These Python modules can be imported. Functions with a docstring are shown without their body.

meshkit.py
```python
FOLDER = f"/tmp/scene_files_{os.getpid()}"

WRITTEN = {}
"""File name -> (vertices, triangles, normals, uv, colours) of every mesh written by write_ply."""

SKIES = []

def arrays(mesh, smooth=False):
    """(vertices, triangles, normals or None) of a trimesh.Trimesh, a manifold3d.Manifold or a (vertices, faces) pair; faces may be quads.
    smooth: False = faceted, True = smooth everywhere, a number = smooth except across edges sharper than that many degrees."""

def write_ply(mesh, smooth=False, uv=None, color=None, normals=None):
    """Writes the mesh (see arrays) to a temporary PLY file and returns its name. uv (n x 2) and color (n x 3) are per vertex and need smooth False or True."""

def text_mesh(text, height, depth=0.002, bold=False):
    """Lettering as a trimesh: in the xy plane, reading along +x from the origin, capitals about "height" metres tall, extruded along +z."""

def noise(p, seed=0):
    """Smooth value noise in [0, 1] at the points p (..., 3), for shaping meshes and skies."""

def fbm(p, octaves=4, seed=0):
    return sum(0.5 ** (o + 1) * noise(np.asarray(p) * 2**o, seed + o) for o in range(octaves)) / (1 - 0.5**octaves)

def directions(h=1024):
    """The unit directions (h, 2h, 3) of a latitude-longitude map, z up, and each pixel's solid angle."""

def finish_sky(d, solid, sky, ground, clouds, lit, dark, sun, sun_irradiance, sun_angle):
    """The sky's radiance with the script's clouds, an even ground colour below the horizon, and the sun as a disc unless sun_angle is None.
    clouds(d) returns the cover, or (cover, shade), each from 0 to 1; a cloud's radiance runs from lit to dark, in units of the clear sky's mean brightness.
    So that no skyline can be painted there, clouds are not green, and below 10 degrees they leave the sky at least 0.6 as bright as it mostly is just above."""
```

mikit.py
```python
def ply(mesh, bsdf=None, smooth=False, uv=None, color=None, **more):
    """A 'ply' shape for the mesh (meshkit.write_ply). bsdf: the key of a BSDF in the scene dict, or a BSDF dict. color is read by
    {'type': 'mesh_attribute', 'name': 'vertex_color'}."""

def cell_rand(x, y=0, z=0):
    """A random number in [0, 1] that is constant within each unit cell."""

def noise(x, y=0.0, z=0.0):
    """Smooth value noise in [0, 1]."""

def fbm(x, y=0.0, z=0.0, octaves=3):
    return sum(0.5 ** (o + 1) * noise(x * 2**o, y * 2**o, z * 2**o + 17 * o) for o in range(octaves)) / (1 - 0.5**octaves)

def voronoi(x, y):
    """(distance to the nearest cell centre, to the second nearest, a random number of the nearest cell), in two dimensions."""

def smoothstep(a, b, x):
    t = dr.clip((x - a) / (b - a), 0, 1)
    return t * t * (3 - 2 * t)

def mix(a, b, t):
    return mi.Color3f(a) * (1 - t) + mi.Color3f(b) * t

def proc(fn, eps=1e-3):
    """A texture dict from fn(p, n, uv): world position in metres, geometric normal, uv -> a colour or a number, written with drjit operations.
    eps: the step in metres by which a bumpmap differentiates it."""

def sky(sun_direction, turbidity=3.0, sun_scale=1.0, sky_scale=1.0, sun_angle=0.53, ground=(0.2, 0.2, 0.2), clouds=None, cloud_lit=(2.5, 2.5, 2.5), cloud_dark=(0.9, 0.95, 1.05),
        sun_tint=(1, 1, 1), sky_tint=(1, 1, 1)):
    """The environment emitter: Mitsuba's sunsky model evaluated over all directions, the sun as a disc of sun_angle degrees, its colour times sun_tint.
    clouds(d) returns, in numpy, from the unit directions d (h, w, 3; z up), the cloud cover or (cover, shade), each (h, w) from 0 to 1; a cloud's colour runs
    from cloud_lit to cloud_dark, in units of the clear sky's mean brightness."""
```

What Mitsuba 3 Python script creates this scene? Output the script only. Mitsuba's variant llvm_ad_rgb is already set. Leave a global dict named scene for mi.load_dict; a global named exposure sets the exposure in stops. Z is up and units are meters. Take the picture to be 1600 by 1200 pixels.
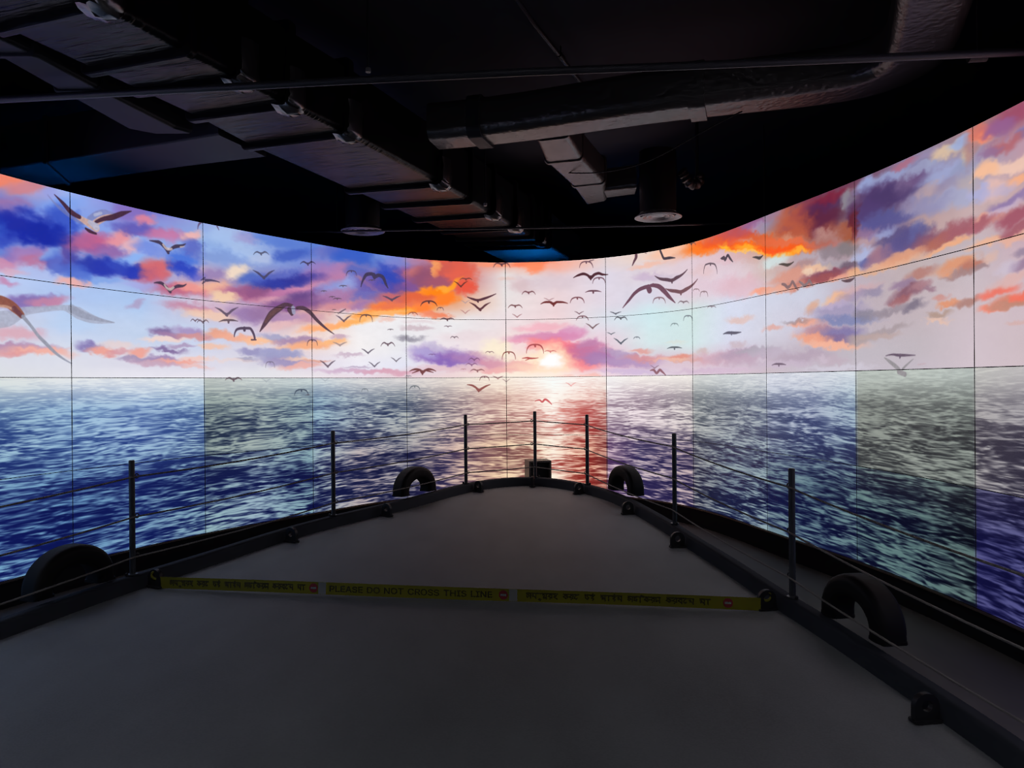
import math
import numpy as np
import trimesh
import drjit as dr
import mitsuba as mi
import mikit
import meshkit
from scipy.interpolate import CubicSpline
from shapely.geometry import Polygon, Point

T = mi.ScalarTransform4f
rng = np.random.default_rng(7)
scene, labels = {}, {}

# ------------------------------------------------------------------ camera, light, exposure
EYE = (0.0, 0.0, 1.75)
PITCH, ROLL = -0.0017, 0.0084                       # radians: an almost level hand-held view
scene['camera'] = {
    'type': 'perspective', 'fov': 2 * math.degrees(math.atan(800 / 1200)), 'fov_axis': 'x', 'near_clip': 0.05, 'far_clip': 100.0,
    'to_world': T().look_at(origin=EYE, target=(0.0, math.cos(PITCH), EYE[2] + math.sin(PITCH)), up=(math.sin(ROLL), 0.0, math.cos(ROLL)))}
exposure = 0.0
SCREEN_GAIN = 1.0                                   # radiance of a white pixel of the video wall
BLUE_LAMP = (0.05, 3.0, 11.0)
FILL_LAMP = (16.0, 16.2, 18.0)                        # added fill lamp, unseen behind the visitor, brightens the near deck                       # service lamps behind the video wall

# ------------------------------------------------------------------ helpers
def key_for(name):
    if name not in labels and name not in scene and not any(k.startswith(name + '__') for k in scene):
        return name
    i = 1
    while True:
        k = f'{name}_{i:03d}'
        if k not in labels and k not in scene and not any(q.startswith(k + '__') for q in scene):
            return k
        i += 1

def thing(name, label, cat, group=None):
    k = key_for(name)
    labels[k] = {'label': label, 'category': cat}
    if group:
        labels[k]['group'] = group
    return k

def part(parent, name, mesh, bsdf, smooth=30, label=None, **more):
    k = key_for(f'{parent}__{name}' if parent else name)
    scene[k] = mikit.ply(mesh, bsdf, smooth=smooth, **more)
    if label:
        labels[k] = {'label': label}
    return k

def solo(name, label, cat, mesh, bsdf, smooth=30, group=None):
    k = key_for(name)
    scene[k] = mikit.ply(mesh, bsdf, smooth=smooth)
    labels[k] = {'label': label, 'category': cat}
    if group:
        labels[k]['group'] = group
    return k

def struct(name, mesh, bsdf, label=None, smooth=False):
    scene[name] = mikit.ply(mesh, bsdf, smooth=smooth)
    labels[name] = {'kind': 'structure'}
    if label:
        labels[name]['label'] = label
    return name

def join(*ms):
    return trimesh.util.concatenate([m for m in ms])

def box(x0, x1, y0, y1, z0, z1):
    m = trimesh.creation.box((x1 - x0, y1 - y0, z1 - z0))
    m.apply_translation(((x0 + x1) / 2, (y0 + y1) / 2, (z0 + z1) / 2))
    return m

def sweep(prof, path, A, B, closed_prof=True, caps=True):
    """prof (n,2) swept along path (m,3): point = path + prof[:,0] * A + prof[:,1] * B, with A, B (m,3)."""
    prof, path, A, B = (np.asarray(v, float) for v in (prof, path, A, B))
    n, m = len(prof), len(path)
    v = (path[:, None] + prof[None, :, :1] * A[:, None] + prof[None, :, 1:] * B[:, None]).reshape(-1, 3)
    f = []
    for i in range(m - 1):
        for j in range(n if closed_prof else n - 1):
            a, b = i * n + j, i * n + (j + 1) % n
            f += [[a, b, b + n], [a, b + n, a + n]]
    if caps and closed_prof:
        tv, tf = trimesh.creation.triangulate_polygon(Polygon(prof), engine='earcut')
        idx = [int(np.argmin(((prof - p) ** 2).sum(1))) for p in tv]
        for t in tf:
            a, b, c = (idx[q] for q in t)
            f += [[a, b, c], [a + (m - 1) * n, c + (m - 1) * n, b + (m - 1) * n]]
    mesh = trimesh.Trimesh(v, f, process=False)
    trimesh.repair.fix_normals(mesh)
    return mesh

def frames(path, up=(0, 0, 1)):
    path = np.asarray(path, float)
    t = np.gradient(path, axis=0)
    t /= np.linalg.norm(t, axis=1, keepdims=True)
    s = np.cross(t, np.asarray(up, float))
    s /= np.linalg.norm(s, axis=1, keepdims=True)
    return t, s, np.cross(s, t)

def tube(path, r, n=10):
    path = np.asarray(path, float)
    up = (0, 0, 1) if abs(path[-1] - path[0])[2] < 0.9 * np.linalg.norm(path[-1] - path[0]) else (0, 1, 0)
    t, s, u = frames(path, up)
    a = np.linspace(0, 2 * np.pi, n, endpoint=False)
    return sweep(np.c_[np.cos(a), np.sin(a)] * r, path, s, u)

def rod(a, b, r, n=12):
    return tube(np.array([a, b], float), r, n)

def round_rect(w, h, r, k=4):
    p = []
    for cx, cy, a0 in ((w / 2 - r, h / 2 - r, 0), (-w / 2 + r, h / 2 - r, 90), (-w / 2 + r, -h / 2 + r, 180), (w / 2 - r, -h / 2 + r, 270)):
        for a in np.radians(np.linspace(a0, a0 + 90, k)):
            p.append((cx + r * math.cos(a), cy + r * math.sin(a)))
    return np.array(p)

def lathe(prof, n=32):
    """prof: (radius, z) pairs, revolved about z."""
    return trimesh.creation.revolve(np.array(prof, float), sections=n)

def torus(c, axis, R, r, n=18, k=8):
    axis = np.asarray(axis, float) / np.linalg.norm(axis)
    m = trimesh.creation.torus(R, r, major_sections=n, minor_sections=k)
    m.apply_transform(trimesh.geometry.align_vectors((0, 0, 1), axis))
    m.apply_translation(c)
    return m

def smooth_line(pts, n):
    pts = np.asarray(pts, float)
    d = np.r_[0, np.cumsum(np.linalg.norm(np.diff(pts, axis=0), axis=1))]
    return CubicSpline(d, pts)(np.linspace(0, d[-1], n))

# ------------------------------------------------------------------ materials
def pbr(c, rough=0.6, metal=0.0, spec=0.5, **k):
    return {'type': 'twosided', 'b': {'type': 'principled', 'base_color': c if isinstance(c, dict) else {'type': 'rgb', 'value': list(c)}, 'roughness': rough, 'metallic': metal, 'specular': spec, **k}}

def deck_fn(p, n, uv):
    big = mikit.fbm(p.x * 0.9 + 3, p.y * 0.55 + 1, 0.0, octaves=4)
    scuff = mikit.fbm(p.x * 5.0, p.y * 2.2, 4.0, octaves=3)
    grit = mikit.noise(p.x * 160, p.y * 160, 0.0)
    k = 0.74 + 0.42 * big + 0.16 * (scuff - 0.5) + 0.10 * (grit - 0.5)
    return mi.Color3f(0.305, 0.322, 0.325) * k

def floor_fn(p, n, uv):
    k = 0.75 + 0.5 * mikit.fbm(p.x * 1.1, p.y * 1.1, 2.0, octaves=4)
    return mi.Color3f(0.25, 0.225, 0.205) * k

def foil_fn(p, n, uv):
    k = 0.82 + 0.36 * mikit.fbm(p.x * 3.1, p.y * 3.1, p.z * 3.1, octaves=3)
    return mi.Color3f(0.135, 0.124, 0.126) * k

def foil_bump(p, n, uv):
    a = mikit.fbm(p.x * 9 + p.y * 2, p.y * 9 - p.x * 2, p.z * 8, octaves=3)
    return 0.012 * dr.abs(a - 0.5) + 0.004 * mikit.noise(p.x * 40, p.y * 40, p.z * 40)

def paint_fn(p, n, uv):
    k = 0.8 + 0.4 * mikit.fbm(p.x * 4, p.y * 4, p.z * 6, octaves=3)
    return mi.Color3f(0.058, 0.064, 0.076) * k

scene['deck_paint'] = pbr(mikit.proc(deck_fn), 0.62, spec=0.35)
scene['floor_paint'] = pbr(mikit.proc(floor_fn), 0.7, spec=0.3)
scene['curb_paint'] = pbr(mikit.proc(paint_fn), 0.75, spec=0.12)
scene['foil'] = {'type': 'twosided', 'b': {'type': 'bumpmap', 'arbitrary': mikit.proc(foil_bump, eps=4e-3), 'scale': 1.0,
                 'nested': {'type': 'principled', 'base_color': mikit.proc(foil_fn), 'roughness': 0.40, 'metallic': 0.5, 'specular': 0.5}}}
def jacket_bump(p, n, uv):
    a = mikit.fbm(p.x * 3 - p.y * 1.0, p.y * 26 + p.x * 9, p.z * 5, octaves=3)
    return 0.016 * dr.abs(a - 0.5) + 0.008 * mikit.fbm(p.x * 3, p.y * 3, p.z * 3, octaves=2)

scene['jacket'] = {'type': 'twosided', 'b': {'type': 'bumpmap', 'arbitrary': mikit.proc(jacket_bump, eps=4e-3), 'scale': 1.0,
                   'nested': {'type': 'principled', 'base_color': {'type': 'rgb', 'value': [0.018, 0.017, 0.020]}, 'roughness': 0.32, 'specular': 0.08}}}
scene['foil_wrap'] = pbr((0.24, 0.22, 0.22), 0.33, metal=0.9)
scene['galvanised'] = pbr((0.42, 0.43, 0.45), 0.5, metal=0.2)
scene['ceiling_paint'] = pbr((0.10, 0.095, 0.115), 0.9, spec=0.1)
scene['duct_steel'] = pbr((0.055, 0.058, 0.07), 0.5, spec=0.10)
scene['bezel'] = pbr((0.25, 0.25, 0.26), 0.5)
scene['black_paint'] = pbr((0.034, 0.033, 0.038), 0.85, spec=0.1)
scene['black_metal'] = pbr((0.022, 0.022, 0.025), 0.5, spec=0.4)
scene['post_metal'] = pbr((0.075, 0.078, 0.085), 0.4, metal=0.3)
scene['rubber'] = pbr((0.013, 0.012, 0.012), 0.6, spec=0.2)
scene['rope_fibre'] = pbr((0.34, 0.31, 0.28), 0.8, spec=0.2)
scene['bronze'] = pbr((0.30, 0.22, 0.17), 0.4, metal=0.6)
scene['box_metal'] = pbr((0.20, 0.17, 0.15), 0.5, metal=0.3)
scene['tape_yellow'] = pbr((0.28, 0.26, 0.016), 0.5)
scene['tape_ink'] = pbr((0.06, 0.05, 0.02), 0.6)
scene['tape_red'] = pbr((0.36, 0.035, 0.05), 0.5)
scene['tape_white'] = pbr((0.36, 0.38, 0.38), 0.4)
scene['grille_metal'] = pbr((0.42, 0.41, 0.42), 0.45, metal=0.3)
scene['pipe_metal'] = pbr((0.07, 0.07, 0.085), 0.45, metal=0.2)
scene['screen_glass'] = pbr((0.010, 0.010, 0.011), 0.35)

# ------------------------------------------------------------------ what the video wall shows: sunset sky, sea and gulls
# in the wall's own coordinates: u counts panel columns (0 = a seam near the left), v counts panel rows from the bottom edge (0..4)
SKY_V = [2.0, 2.2, 2.55, 2.95, 3.3, 3.7, 4.0]
SKY_U = [-4.0, -1.3, -0.456, -0.008, 0.493, 1.005, 1.457, 2.013, 2.483, 2.998, 3.488, 3.993, 4.496, 5.004, 5.475, 6.004, 6.501, 7.004, 7.55, 8.004, 8.544, 9.001, 9.318, 10.4, 13.0]
SKY = [
[220,224,232, 208,216,234, 180,200,234, 156,184,232, 124,156,220, 96,132,208, 112,144,208],
[220,224,232, 208,216,234, 180,200,234, 156,184,232, 124,156,220, 96,132,208, 112,144,208],
[223,225,230, 221,223,232, 210,214,232, 192,207,239, 180,190,232, 111,143,220, 200,154,180],
[228,228,234, 222,224,234, 200,214,238, 182,203,239, 168,180,226, 143,168,230, 166,189,240],
[234,232,240, 222,220,232, 200,214,236, 180,204,238, 164,180,228, 154,176,232, 140,134,204],
[238,234,240, 224,222,234, 204,214,236, 216,196,212, 196,168,192, 156,184,230, 160,178,226],
[230,230,234, 220,218,228, 218,210,224, 196,168,196, 140,136,188, 156,180,226, 176,190,223],
[236,230,234, 228,220,230, 242,220,212, 221,176,168, 156,120,176, 124,142,210, 128,160,224],
[234,220,228, 238,236,244, 244,240,240, 240,238,240, 192,144,168, 138,144,204, 124,164,228],
[230,210,216, 230,230,242, 234,234,238, 240,238,240, 216,144,120, 156,108,156, 168,160,200],
[240,220,220, 230,212,220, 240,230,234, 238,236,238, 230,176,144, 200,120,120, 224,132,112],
[252,240,228, 255,244,220, 246,228,224, 240,228,230, 238,230,230, 232,228,228, 240,180,160],
[255,242,232, 255,220,204, 246,212,218, 242,220,222, 238,218,220, 234,216,220, 246,180,160],
[240,220,228, 238,196,210, 234,214,224, 224,228,236, 228,220,230, 226,220,232, 230,216,216],
[226,212,224, 220,200,212, 216,232,234, 212,234,238, 222,220,232, 226,214,220, 238,216,204],
[222,206,218, 220,202,212, 212,230,230, 210,228,226, 226,208,218, 228,210,218, 240,160,112],
[214,200,212, 210,196,210, 214,218,234, 214,220,236, 222,200,212, 222,192,198, 192,112,112],
[203,191,199, 199,192,203, 211,212,224, 209,213,228, 211,191,186, 207,160,136, 134,114,136],
[201,194,205, 195,183,193, 207,202,216, 207,210,224, 192,160,163, 172,114,98, 119,64,91],
[199,192,201, 195,189,197, 192,181,190, 195,183,193, 188,162,171, 153,122,136, 119,76,98],
[197,189,197, 195,187,193, 195,183,188, 195,181,182, 188,160,159, 134,124,159, 149,143,171],
[211,198,205, 209,196,203, 207,194,199, 201,191,197, 203,181,182, 172,169,193, 172,141,144],
[209,194,199, 207,192,197, 209,192,199, 203,179,188, 201,175,178, 192,160,174, 161,99,117],
[204,204,216, 198,200,218, 184,196,224, 168,184,220, 148,168,212, 136,156,204, 140,156,204],
[204,204,216, 198,200,218, 184,196,224, 168,184,220, 148,168,212, 136,156,204, 140,156,204]]
CLOUDS = [
[-0.41,3.96,0.36,0.066,25,238,144,120,0.95],
[-0.27,3.94,0.22,0.049,25,212,140,144,0.80],
[-0.04,3.86,0.19,0.062,20,140,172,236,0.80],
[-0.14,3.93,0.11,0.042,13,160,168,228,0.60],
[-0.43,3.69,0.22,0.059,12,180,120,160,0.70],
[-0.29,3.65,0.22,0.063,2,108,120,204,0.70],
[-0.23,3.50,0.28,0.128,3,26,46,164,1.00],
[-0.37,3.56,0.16,0.073,2,58,52,156,0.85],
[-0.45,3.45,0.08,0.069,11,108,156,236,0.90],
[-0.04,3.64,0.14,0.151,11,52,80,188,0.75],
[-0.43,3.27,0.14,0.080,9,92,120,204,0.70],
[-0.31,3.24,0.20,0.060,17,168,124,180,0.75],
[-0.43,3.12,0.16,0.051,-1,210,148,176,0.80],
[-0.21,3.20,0.15,0.053,4,190,124,160,0.85],
[-0.14,3.29,0.09,0.046,34,136,168,228,0.80],
[-0.09,3.19,0.10,0.097,-32,74,96,192,0.70],
[-0.01,3.38,0.11,0.141,9,90,74,156,0.80],
[0.13,3.50,0.23,0.072,13,196,112,152,0.95],
[0.34,3.61,0.15,0.067,26,232,160,168,0.95],
[0.07,3.52,0.13,0.044,10,140,112,176,0.60],
[0.24,3.43,0.22,0.059,0,156,108,168,0.80],
[0.17,3.26,0.25,0.080,4,52,68,168,0.90],
[0.04,3.15,0.13,0.079,-2,80,112,204,0.80],
[0.33,3.29,0.12,0.047,8,140,176,236,0.80],
[0.22,3.10,0.17,0.040,2,132,168,228,0.70],
[-0.00,3.03,0.16,0.039,0,236,184,180,0.95],
[-0.21,3.07,0.21,0.043,0,184,196,234,0.70],
[-0.37,3.05,0.11,0.026,4,221,180,196,0.70],
[0.43,3.95,0.21,0.106,11,144,120,192,0.80],
[0.55,3.88,0.11,0.054,11,224,144,164,0.90],
[0.48,3.75,0.27,0.061,3,106,96,180,0.85],
[0.71,4.11,0.24,0.083,5,100,112,204,0.85],
[0.69,3.74,0.24,0.063,6,204,132,172,0.90],
[0.91,3.80,0.12,0.056,25,240,188,184,0.95],
[0.43,3.54,0.12,0.071,9,236,188,192,0.90],
[0.56,3.54,0.18,0.056,0,124,148,224,0.70],
[0.93,3.64,0.13,0.089,-10,104,116,196,0.90],
[0.46,3.37,0.15,0.072,8,152,188,242,0.90],
[0.83,3.49,0.19,0.091,-1,76,120,216,0.85],
[0.62,3.32,0.20,0.097,14,208,124,132,0.95],
[0.52,3.21,0.21,0.060,7,192,108,140,0.80],
[0.44,3.23,0.11,0.052,24,60,76,180,0.90],
[0.84,3.39,0.17,0.053,-5,60,80,188,0.85],
[0.93,3.31,0.14,0.052,7,108,112,200,0.80],
[0.77,3.10,0.38,0.058,1,196,112,138,0.90],
[0.93,3.15,0.20,0.059,2,238,164,156,0.90],
[0.49,3.08,0.16,0.036,2,174,180,230,0.80],
[1.18,3.85,0.27,0.096,2,180,204,238,0.70],
[1.15,3.59,0.25,0.068,1,140,164,216,0.80],
[1.38,3.90,0.16,0.056,2,168,156,204,0.60],
[1.38,3.73,0.18,0.071,-1,184,204,236,0.70],
[1.29,3.43,0.17,0.068,15,244,224,204,0.95],
[1.10,3.36,0.16,0.053,7,156,136,184,0.70],
[1.12,3.21,0.19,0.067,6,240,188,164,0.95],
[1.44,3.37,0.18,0.063,6,92,120,196,0.90],
[1.38,3.15,0.33,0.070,-2,188,120,152,0.90],
[1.18,3.09,0.19,0.055,0,244,212,180,0.90],
[-0.42,2.94,0.10,0.031,0,200,144,180,0.80],
[-0.27,2.78,0.26,0.051,11,140,120,180,0.95],
[-0.15,2.80,0.18,0.037,9,200,144,172,0.90],
[-0.34,2.44,0.22,0.062,-2,220,176,188,0.85],
[-0.36,2.30,0.37,0.031,0,180,140,172,0.80],
[-0.21,2.27,0.29,0.032,-1,240,184,172,0.95],
[-0.42,2.24,0.22,0.025,2,220,156,160,0.70],
[0.12,2.34,0.14,0.040,-1,140,128,180,0.90],
[0.21,2.30,0.14,0.035,-5,236,172,160,0.95],
[0.34,2.30,0.15,0.023,9,216,160,168,0.80],
[0.33,2.37,0.20,0.041,0,240,212,204,0.60],
[0.47,2.87,0.11,0.030,27,180,160,192,0.70],
[-0.00,2.62,0.25,0.110,4,188,212,242,0.50],
[0.90,2.91,0.30,0.046,0,200,144,168,0.85],
[1.06,2.84,0.31,0.060,-1,244,208,184,0.80],
[1.43,2.87,0.28,0.085,-3,156,128,176,0.85],
[0.66,2.57,0.14,0.050,3,140,120,164,0.95],
[0.75,2.53,0.20,0.032,-1,168,136,172,0.90],
[0.89,2.59,0.18,0.046,-6,168,144,188,0.80],
[0.93,2.53,0.23,0.033,-1,212,156,156,0.90],
[1.12,2.58,0.17,0.041,-4,232,168,144,0.90],
[1.32,2.54,0.29,0.035,-3,240,180,156,0.90],
[0.69,2.47,0.26,0.025,3,246,216,204,0.80],
[0.49,2.30,0.12,0.036,11,236,172,160,0.95],
[0.72,2.34,0.17,0.025,-2,140,120,164,0.95],
[0.82,2.40,0.15,0.019,2,176,156,188,0.80],
[0.45,2.23,0.20,0.024,1,164,148,180,0.80],
[0.67,2.24,0.19,0.025,0,164,140,180,0.85],
[0.77,2.20,0.29,0.025,-1,238,176,164,0.95],
[0.90,2.15,0.23,0.020,-3,236,196,192,0.80],
[0.62,2.18,0.28,0.031,-4,200,168,188,0.80],
[0.93,2.25,0.20,0.026,1,244,204,192,0.80],
[1.09,2.41,0.17,0.034,-1,240,200,180,0.90],
[1.41,2.36,0.18,0.042,-2,156,152,192,0.85],
[1.37,2.26,0.12,0.021,1,164,160,184,0.80],
[1.23,2.24,0.32,0.020,1,236,216,212,0.60],
[1.62,3.97,0.30,0.088,0,108,140,212,0.90],
[1.90,3.92,0.35,0.106,0,100,132,208,0.80],
[1.80,3.76,0.31,0.072,14,76,104,192,0.85],
[1.53,3.65,0.17,0.064,7,188,200,228,0.85],
[1.65,3.43,0.35,0.064,13,92,108,192,0.80],
[1.71,3.34,0.41,0.065,12,60,68,156,0.95],
[2.02,3.51,0.21,0.060,14,92,76,156,0.85],
[1.52,3.18,0.30,0.057,3,152,96,140,0.90],
[1.77,3.24,0.32,0.058,12,196,132,172,0.90],
[1.99,3.38,0.28,0.052,14,212,154,180,0.85],
[1.64,3.11,0.26,0.043,5,220,168,184,0.80],
[1.99,3.16,0.44,0.090,11,112,80,140,0.95],
[1.80,3.04,0.39,0.059,4,132,88,144,0.85],
[2.27,3.63,0.43,0.123,18,196,136,172,0.85],
[2.09,3.63,0.25,0.105,18,168,136,192,0.70],
[2.39,3.95,0.33,0.128,3,74,108,196,0.90],
[2.60,3.89,0.20,0.097,7,80,112,196,0.80],
[2.65,4.11,0.21,0.083,1,132,172,230,0.90],
[2.36,4.17,0.29,0.048,0,140,172,230,0.70],
[2.19,3.93,0.23,0.076,16,124,124,192,0.70],
[2.21,3.35,0.21,0.092,14,152,164,220,0.80],
[2.42,3.46,0.24,0.095,14,156,172,224,0.90],
[2.49,3.67,0.23,0.082,-2,88,112,192,0.80],
[2.70,3.53,0.29,0.134,-3,128,104,172,0.85],
[2.57,3.31,0.26,0.097,5,108,112,188,0.85],
[2.59,3.49,0.14,0.036,-26,232,160,144,0.70],
[2.35,3.12,0.43,0.071,9,212,148,156,0.85],
[2.22,3.25,0.33,0.077,13,180,132,172,0.80],
[2.56,3.14,0.20,0.065,4,156,124,180,0.70],
[2.77,3.17,0.26,0.066,11,250,140,64,0.95],
[2.63,3.03,0.36,0.049,12,255,168,80,0.95],
[2.39,2.85,0.35,0.040,13,255,184,104,0.95],
[2.12,2.77,0.34,0.038,10,252,180,128,0.90],
[1.89,2.85,0.33,0.059,9,200,156,180,0.80],
[1.55,2.88,0.25,0.086,-3,160,128,168,0.85],
[1.76,2.87,0.23,0.066,4,184,152,188,0.80],
[1.70,2.75,0.26,0.043,11,232,196,196,0.80],
[1.52,2.52,0.25,0.036,1,250,200,160,0.80],
[1.64,2.58,0.21,0.036,-4,168,168,200,0.80],
[1.86,2.54,0.32,0.045,4,172,144,176,0.90],
[1.98,2.48,0.42,0.045,5,244,180,140,0.95],
[2.21,2.54,0.21,0.031,7,248,192,140,0.95],
[2.28,2.62,0.13,0.031,3,192,160,180,0.70],
[1.70,2.32,0.31,0.073,0,164,164,200,0.95],
[1.61,2.39,0.17,0.029,0,168,168,204,0.90],
[1.76,2.23,0.35,0.051,-2,168,156,192,0.90],
[1.89,2.18,0.31,0.037,4,236,184,176,0.90],
[1.92,2.27,0.27,0.022,-1,244,208,188,0.80],
[2.05,2.26,0.19,0.019,1,220,168,156,0.80],
[2.38,2.36,0.21,0.024,3,204,184,200,0.80],
[2.48,2.18,0.21,0.016,1,184,168,192,0.70],
[2.48,2.11,0.59,0.032,0,208,180,204,0.85],
[2.83,2.10,0.49,0.033,0,220,172,188,0.85],
[2.80,3.94,0.23,0.135,1,124,152,218,0.80],
[2.80,3.67,0.18,0.166,5,64,88,188,0.85],
[2.90,3.48,0.25,0.077,-3,100,84,164,0.80],
[2.92,3.85,0.21,0.118,5,136,136,204,0.70],
[3.04,3.71,0.23,0.119,4,148,100,156,0.85],
[3.09,3.53,0.28,0.069,0,136,96,160,0.85],
[3.07,3.77,0.13,0.059,22,232,144,124,0.75],
[3.14,3.99,0.19,0.086,5,180,136,172,0.70],
[3.21,3.70,0.28,0.138,4,156,96,120,0.85],
[3.37,4.05,0.31,0.088,0,224,108,84,0.90],
[3.32,3.86,0.07,0.106,-6,255,192,120,0.95],
[3.49,3.89,0.26,0.139,12,212,104,92,0.85],
[3.37,3.66,0.28,0.087,10,172,100,120,0.80],
[3.57,3.74,0.20,0.176,2,228,112,92,0.90],
[3.61,3.55,0.13,0.079,1,232,100,80,0.95],
[2.90,3.32,0.31,0.067,4,196,112,124,0.85],
[2.97,3.21,0.43,0.067,9,232,128,92,0.90],
[3.20,3.38,0.37,0.077,7,228,112,72,0.90],
[3.19,3.48,0.11,0.060,3,255,156,60,0.95],
[3.33,3.42,0.24,0.070,-7,255,144,32,1.00],
[3.40,3.33,0.20,0.087,21,255,140,56,1.00],
[3.46,3.57,0.16,0.044,40,255,168,60,1.00],
[3.37,3.51,0.09,0.044,2,255,176,72,0.90],
[3.04,3.13,0.38,0.051,6,255,160,64,1.00],
[2.82,3.07,0.33,0.033,8,255,188,120,0.95],
[3.17,3.17,0.13,0.069,2,255,140,72,0.90],
[3.31,3.06,0.22,0.044,-4,240,140,104,0.85],
[3.17,3.04,0.15,0.026,-2,244,164,136,0.70],
[3.10,2.83,0.23,0.034,0,204,184,192,0.75],
[3.04,2.66,0.19,0.038,-2,156,152,164,0.90],
[2.80,2.96,0.14,0.033,3,240,192,176,0.60],
[3.14,2.94,0.23,0.026,2,228,212,216,0.60],
[3.43,2.37,0.49,0.123,-7,168,140,196,0.95],
[3.36,2.31,0.37,0.079,-4,148,116,188,0.95],
[3.20,2.41,0.18,0.070,-18,184,172,216,0.90],
[3.65,2.31,0.31,0.080,-6,180,140,188,0.90],
[3.30,2.51,0.18,0.053,-18,204,196,220,0.70],
[3.87,2.25,0.27,0.080,-4,220,164,180,0.90],
[3.78,2.39,0.23,0.062,-8,216,180,196,0.85],
[3.93,2.13,0.36,0.044,0,240,180,180,0.80],
[3.43,2.16,0.55,0.035,0,228,196,204,0.70],
[3.87,2.50,0.20,0.124,0,255,244,216,0.70],
[3.62,2.72,0.36,0.071,4,236,220,224,0.60],
[4.25,3.98,0.30,0.053,5,255,140,104,0.95],
[4.28,3.91,0.14,0.080,-1,255,152,112,0.90],
[3.88,3.96,0.23,0.036,-3,248,160,128,0.80],
[4.16,3.61,0.20,0.107,-1,220,196,200,0.80],
[4.47,3.65,0.36,0.124,-2,220,204,212,0.60],
[4.00,3.72,0.12,0.027,0,232,200,192,0.60],
[4.34,2.86,0.36,0.053,1,244,188,200,0.80],
[4.37,2.70,0.48,0.062,2,220,156,188,0.95],
[4.60,2.72,0.25,0.062,4,220,152,188,0.90],
[4.18,2.63,0.27,0.036,3,236,168,192,0.80],
[4.66,2.80,0.18,0.044,2,224,168,200,0.85],
[4.53,2.54,0.40,0.088,-7,244,132,148,0.90],
[4.72,2.37,0.37,0.123,-13,244,124,136,0.95],
[4.85,2.42,0.32,0.122,-7,204,132,168,0.95],
[4.83,2.55,0.15,0.070,-2,200,144,180,0.90],
[4.98,2.28,0.38,0.086,-7,180,140,184,0.95],
[4.69,2.20,0.33,0.061,-9,248,156,160,0.90],
[4.37,2.57,0.23,0.071,-11,250,156,152,0.80],
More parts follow.
